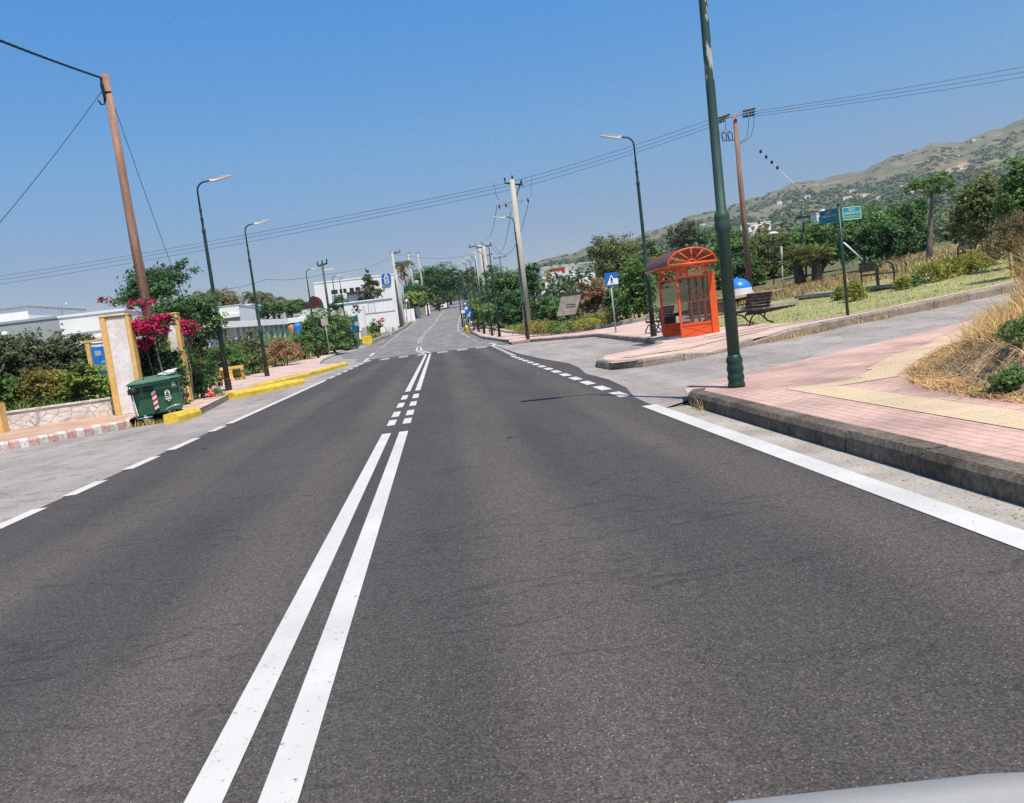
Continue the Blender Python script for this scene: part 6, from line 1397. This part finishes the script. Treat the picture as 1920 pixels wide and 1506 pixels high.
# slim tree
b = on_ground(1741, 44); top = P(1745, 330, 44)
t = thing('slim_tree', 'slim tree with a long bare grey trunk and a small flat green crown', 'tree', b); H = top.z-b.z; dx = P(1747, 365, 44).x-b.x
MB().tube([(0, 0, -.2), (.15, 0, H*.22), (.28, 0, H*.45), (dx*.9, 0, H*.65), (dx, 0, H*.82)], [.2, .16, .14, .1, .07], 10).tube([(dx*.85, 0, H*.55), (-.5, 0, H*.45)], [.04, .01], 5).tube([(dx, 0, H*.78), (1.0, .3, H*.9)], [.06, .02], 6).tube([(dx, 0, H*.76), (-.9, -.2, H*.9)], [.06, .02], 6).build('trunk', 'bark', t)
Pn, Nn = cloud([(dx, 0, H*.9, 1.1, 1.1, .5), (dx+.75, .2, H*.83, .8, .8, .55), (dx-.8, 0, H*.86, .8, .8, .5), (dx+.2, -.4, H*.95, .8, .8, .35)], 1700, 5, .25, 20, .6, .7); leaf_mesh('crown', Pn, Nn, .2, L['mid'], t, .4, 5)

# palms
def fronds(n, ln, droop, seed, up=.9, w=.5, lps=16, top=0., lw=.05):
    rng = np.random.default_rng(seed); Ps, Ns, Ts, S = [], [], [], []; m = MB()
    for i in range(n):
        a = 6.283*i/n+rng.uniform(-.2, .2); el = up-rng.random()*1.1 if i % 2 else up*rng.uniform(.5, 1.1)
        pts = []; p = np.zeros(3); e = el
        for k in range(9):
            pts.append(p.copy()); p = p+np.array([math.cos(a)*math.cos(e), math.sin(a)*math.cos(e), math.sin(e)])*ln/8; e -= droop/8*(1+k*.25)
        m.tube([tuple(q+np.array([0, 0, top])) for q in pts], [.02*ln]+[.012*ln]*7+[.004*ln], 4)
        pts = np.array(pts); sd_ = np.array([-math.sin(a), math.cos(a), 0])
        for k in np.linspace(.8, 7.9, lps):
            q = pts[int(k)]+(pts[min(int(k)+1, 8)]-pts[int(k)])*(k % 1); f = pts[min(int(k)+1, 8)]-pts[int(k)]; f /= np.linalg.norm(f)+1e-6
            lw_ = w*ln*.5*math.sin(math.pi*(.12+.8*k/8.5))
            for s_ in (-1, 1):
                T_ = sd_*s_*.85+f*.5+np.array([0, 0, .12]); T_ /= np.linalg.norm(T_)
                Ps.append(q+T_*lw_*.5+np.array([0, 0, top])); Ts.append(T_); Ns.append(np.cross(T_, f)+np.array([0, 0, .8])); S.append(lw_)
    return m, np.array(Ps), np.array(Ns), np.array(S), np.array(Ts)
def palm(label, px, ptop, pcrown, Y, ln, mt='palm', trunk=.2, seed=1, n=26, skirt=False, group='palms', pbase=None, droop=1.5, name='palm_tree', up=1.2):
    b = on_ground(pbase or px, Y); c = P(px, pcrown, Y)-b; t = thing(name, label, 'palm', b, 0, group)
    k = 12; MB().tube([(c.x*i/k, 0, -.2+(c.z+.2)*i/k) for i in range(k+1)], [trunk*(1.15 if i % 2 else .95)*(1.25-.35*i/k) for i in range(k+1)], 10).build('trunk', 'barkd', t)
    m, Ps, Ns, S, Ts = fronds(n, ln, droop, seed, up); m.build('frond_stems', 'barkd', t, loc=(c.x, 0, c.z)); leaf_mesh('fronds', Ps, Ns, S, L[mt], t, .16, seed, (c.x, 0, c.z), Ts)
    if skirt:
        Pn, Nn = cloud([(0, 0, -ln*.5, ln*.45, ln*.45, ln*.6)], 220, seed, .3, 12, .8, .6); leaf_mesh('dead_skirt', Pn[:90], Nn[:90], ln*.35, L['strawd'], t, .25, seed, (c.x, 0, c.z))
    return t
palm('shaggy palm nearest the fin building roof, left of a pair', 474, 548, 560, 125, 2.5, seed=2, skirt=True); palm('shaggy palm right of a pair above the fin building', 492, 548, 562, 128, 2.5, seed=3, skirt=True)
palm('feather palm right of the shaggy pair', 514, 560, 570, 118, 2.3, seed=4); palm('tall shaggy palm behind the supermarket corner poles', 757, 492, 503, 190, 3.6, seed=5, skirt=True, pbase=770)
sg = 'sago palms on the dry lawn'
palm('sago palm with a stout dark trunk, left of two', 1494, 470, 490, 52, 1.5, 'sago', .3, 6, 34, group=sg, pbase=1502, droop=.62, name='sago_palm', up=1.2); palm('sago palm with brighter fronds, right of two', 1530, 470, 489, 51, 1.55, 'sago', .3, 7, 36, group=sg, pbase=1533, droop=.62, name='sago_palm', up=1.2)
# hedges and shrubs of the beds and lawn
def hedge(label, pts, w, h, mt, leaf, seed, name='hedge', k=1.5, group=None, base=0.):
    t = thing(name, label, 'hedge' if name == 'hedge' else 'bush', (pts[0][0], pts[0][1], g(*pts[0])+base), 0, group); lb = []
    for q in dense(pts, w*.8): lb.append((q[0]-pts[0][0], q[1]-pts[0][1], g(*q)-g(*pts[0])+h*.45, w*.6, w*.6, h*.55))
    n = int(k*len(lb)*4*math.pi*(w*.6*w*.6*h*.55)**(2/3)/(leaf*leaf*.55)); n = min(n, 14000); Pn, Nn = cloud(lb, n, seed, .35, 18, .8, .45); leaf_mesh('foliage', Pn, Nn, leaf, L[mt], t, .6, seed)
    m = MB()
    for l in lb[::2]: m.tube([(l[0], l[1], -.05+l[2]-h*.45), (l[0]+.05, l[1], l[2])], .025, 5)
    m.build('stems', 'bark', t)
bb_ = lambda px, Y: (on_ground(px, Y).x, Y)
hedge('low brown and yellow hedge at the foot of the concrete power pole', [bb_(985, 53), bb_(1035, 50)], 1.0, .75, 'ylwbr', .12, 3, base=.25)
hedge('low bright yellow green hedge strip right of the tilted board', [bb_(1078, 47), bb_(1112, 46)], .8, .55, 'ylw', .12, 4, base=.25); hedge('small yellow green shrub left of the crossing sign post', [bb_(1142, 45), bb_(1146, 45)], .8, .8, 'ylw', .12, 5, base=.2)
hedge('dark low hedge under the tilted board', [bb_(1042, 49.2), bb_(1068, 48)], .9, .6, 'mid', .12, 6, base=.25); hedge('pale grey green low planting before the round rusty tree', [bb_(1085, 49.5), bb_(1140, 47.6)], 1.0, .7, 'olive', .12, 12, base=.25)
hedge('yellow topped clipped shrub left of the arched bench', [bb_(1602, 26.5), bb_(1606, 26.5)], .6, .7, 'ylw', .09, 7); hedge('small bright yellow shrub behind the street sign post', [bb_(1577, 28.2), bb_(1582, 28.2)], .5, .6, 'ylw', .09, 8)
hedge('round clipped shrub right of the arched bench', [bb_(1692, 27.2), bb_(1696, 27.2)], .5, .55, 'ylw', .09, 9); hedge('smaller round green shrub next to the clipped one', [bb_(1716, 27.4), bb_(1718, 27.4)], .35, .5, 'mid', .09, 10)
hedge('long low hedge with a yellow top across the lawn', [bb_(1745, 28), bb_(1835, 29.5)], .75, .8, 'ylw', .09, 11)
hedge('patch of yellow flowers in front of the farther arched bench', [bb_(1838, 31), bb_(1858, 31)], .5, .5, 'ylw', .09, 13)

# reeds, weeds and grasses
rp_ = [(-11.4, 58), (-9.7, 86), (-10.6, 90), (-15, 74), (-13.4, 57)]
blades('reed_bed', scatter(rp_, 1500, 3), 1.7, .1, 'reed', .3, 3)
blades('grass_clump', scatter([(-14.5, 19.0), (-11.9, 20.9), (-10.1, 22.2), (-10.8, 23.8), (-15, 22)], 1500, 5), .75, .045, 'fresh', .3, 5)
blades('weeds', scatter([(-12.2, 38), (-11.9, 58), (-13.5, 62), (-14.5, 38)], 1400, 6), .5, .07, 'mid', .4, 6)
blades('verge_grass', scatter([(-8.2, 93), (-5.9, 116), (-9, 122), (-13, 98)], 1300, 7), .7, .1, 'strawd', .4, 7)
blades('verge_weeds', scatter([(-9.3, 88), (-7.2, 100), (-11, 108), (-13, 92)], 900, 8), .7, .12, 'mid', .4, 8)
dg = [(23.5, 38.5), (36, 40), (46, 46), (46, 60), (33, 60), (29, 50)]
blades('dry_grass', scatter(dg, 5500, 9), .55, .05, 'straw', .35, 9); blades('dry_weeds', scatter(dg, 3500, 91), .5, .08, 'olive', .5, 91); blades('field_grass', scatter([(12, 34), (30, 35), (40, 50), (18, 62), (13, 46)], 9000, 10), .2, .05, 'strawd', .5, 10)
blades('lawn_grass', scatter(park, 16000, 12, .1), .075, .028, 'lawn', .5, 12)
blades('bed_grass', scatter([(6.3, 72), (7, 58), (8, 51), (11, 50), (9, 84), (6, 84)], 2200, 13, .25), .4, .08, 'fresh', .4, 13)
inm = lambda lo: (lambda X, Y: np.clip((edge_dist(mound, X, Y)-lo)/1.2, 0.04, 1))
vis = [(4.5, 4.0), (4.52, 6.6), (4.68, 7.5), (5.0, 8.4), (5.5, 9.2), (6.85, 10.7), (8.9, 12.5), (11.4, 14.65), (13.5, 15.6), (13.5, 9), (8, 4.0)]
blades('mound_grass', scatter(vis, 60000, 14, -.03, mz, lambda X, Y: np.clip((edge_dist(mound, X, Y)-.02)/.7, .12, 1)), .22, .013, 'bank', .8, 14)
blades('tall_dry_grass', scatter([(5.5, 6.0), (5.6, 8.0), (6.2, 9.2), (7.3, 10.4), (10.5, 13.6), (13.5, 15.2), (13.5, 8), (9, 5.5)], 26000, 15, -.05, mz), .42, .011, 'straw', .35, 15); blades('tall_brown_grass', scatter([(6.6, 7.2), (7.4, 9.7), (11, 13.2), (13.5, 14.4), (13, 7)], 22000, 16, -.05, mz), .85, .012, 'strawd', .35, 16)
blades('dead_litter', scatter([(4.75, 4.5), (4.7, 6.6), (4.8, 7.6), (5.05, 8.35), (5.5, 9.1), (6.9, 10.7), (8.9, 12.5), (9.5, 11.5), (8, 9), (7, 5)], 30000, 17, -.01, lambda x, y: max(mz(x, y), PH+.006+ramp_z(x, y))), .075, .016, 'bank', 1.9, 17)
for i, (px, py, Y, hw, mt, lb) in enumerate(((1892, 738, 7.2, 48, 'mid', 'low green weed at the foot of the dry bank by the pavement edge'), (1915, 640, 8.2, 44, 'mid', 'leafy green weed on the dry bank at the right picture edge'), (1848, 752, 7.6, 22, 'mid', 'small green sprout left of the larger weed at the foot of the bank'))):
    d = ray(px, py)
    for Y in np.arange(4., 14, .05):
        if CAMH+d[2]*Y <= g(d[0]*Y, Y)+PH-.02+mz(d[0]*Y, Y): break
    c = Vector((d[0]*Y, Y, CAMH+d[2]*Y)); rr = hw*Y/FPX; t = thing('weed', lb, 'weed', c-Vector((0, 0, .04))); hh_ = rr*1.1
    Pn, Nn = cloud([(0, 0, hh_*.55, rr, rr*.8, hh_*.55), (rr*.5, 0, hh_*.5, rr*.6, rr*.6, hh_*.5)], 1300, 90+i, .3, 16, .8, .7); Pn[:, 2] = np.maximum(Pn[:, 2], .01); leaf_mesh('foliage', Pn, Nn, .05, L[mt], t, .5, 90+i)
    m = MB()
    for k in range(5): m.tube([(0, 0, -.03), (rr*.5*math.cos(k*1.3), rr*.5*math.sin(k*1.3), hh_*.7)], [.008, .003], 5)
    m.build('stems', 'reed_stem' if 'reed_stem' in MAT else 'bark', t)
kp_ = [(2.98, y+.0) for y in ()]
rng = np.random.default_rng(21)
def line_pts(pts, n, jit): 
    p = np.array(dense(pts, .05)); i = rng.integers(0, len(p), n); q = p[i]+rng.normal(size=(n, 2))*jit; return np.stack([q[:, 0], q[:, 1], [g(a, b) for a, b in q]], 1)
blades('kerb_weeds', np.concatenate([line_pts([(3.0, 9.2), (3.03, 9.6)], 26, .03), line_pts([(7.5, 17.95), (9.4, 18.4)], 260, .07), line_pts([(9.4, 18.45), (13, 18.75)], 130, .06), line_pts([(-7.2, 18.9), (-6.2, 18.9)], 160, .1)]), .13, .014, 'strawd', .7, 22)
gp = np.stack([rng.normal(2.93, .07, 900), rng.uniform(2.2, 10, 900), np.full(900, .004)], 1)
gp = gp[:420]
leaf_mesh('gutter_litter', gp, rng.normal(size=(420, 3))*.4+np.array([0, 0, 1]), .016*(.5+rng.random(420)), L['strawd'], None, .6, 4)['kind'] = 'stuff'
# woodland between the park and the hill: one far mass
rng = np.random.default_rng(31); NT = 420
wx = rng.uniform(.1, .95, NT); wy = 95+290*rng.random(NT)**.8; hgt = rng.uniform(3.0, 6.5, NT)
wz = np.array([g(a*b, b) if b < 330 else float(hz(a, b)) for a, b in zip(wx, wy)]); LPT = 150
i = np.repeat(np.arange(NT), LPT); q = rng.normal(size=(NT*LPT, 3)); q /= np.linalg.norm(q, axis=1, keepdims=True); q *= (1-.5*rng.random((NT*LPT, 1))**2)
rr = hgt*rng.uniform(.5, .8, NT)
Pn = np.stack([wx*wy, wy, wz+hgt*.5], 1)[i]+q*np.stack([rr, rr, hgt*.5], 1)[i]*(1+.18*np.sin(q[:, :1]*7+i[:, None]))
leaf_mesh('woodland', Pn, q*.6+rng.normal(size=q.shape)*.5+np.array([0, 0, .5]), .75*(.7+.6*rng.random(NT*LPT)), L['wood'], None, .7, 31)['kind'] = 'stuff'

# summer haze over the plain and the hill
zs = [v[2] for v in hv]; lo_, hi_ = min(min(zs), -3)-1, max(zs)+40
o = MB().box(-2400, 2400, -400, 2000, lo_, hi_).build('haze', 'ground'); o['kind'] = 'stuff'
hm = bpy.data.materials.new('haze'); hm.use_nodes = True; nt = hm.node_tree; nt.nodes.remove(nt.nodes['Principled BSDF'])
pv = nt.nodes.new('ShaderNodeVolumePrincipled'); pv.inputs['Color'].default_value = (.86, .93, 1., 1); pv.inputs['Density'].default_value = HAZE; pv.inputs['Anisotropy'].default_value = .3
nt.links.new(pv.outputs[0], nt.nodes['Material Output'].inputs['Volume']); o.data.materials.clear(); o.data.materials.append(hm)
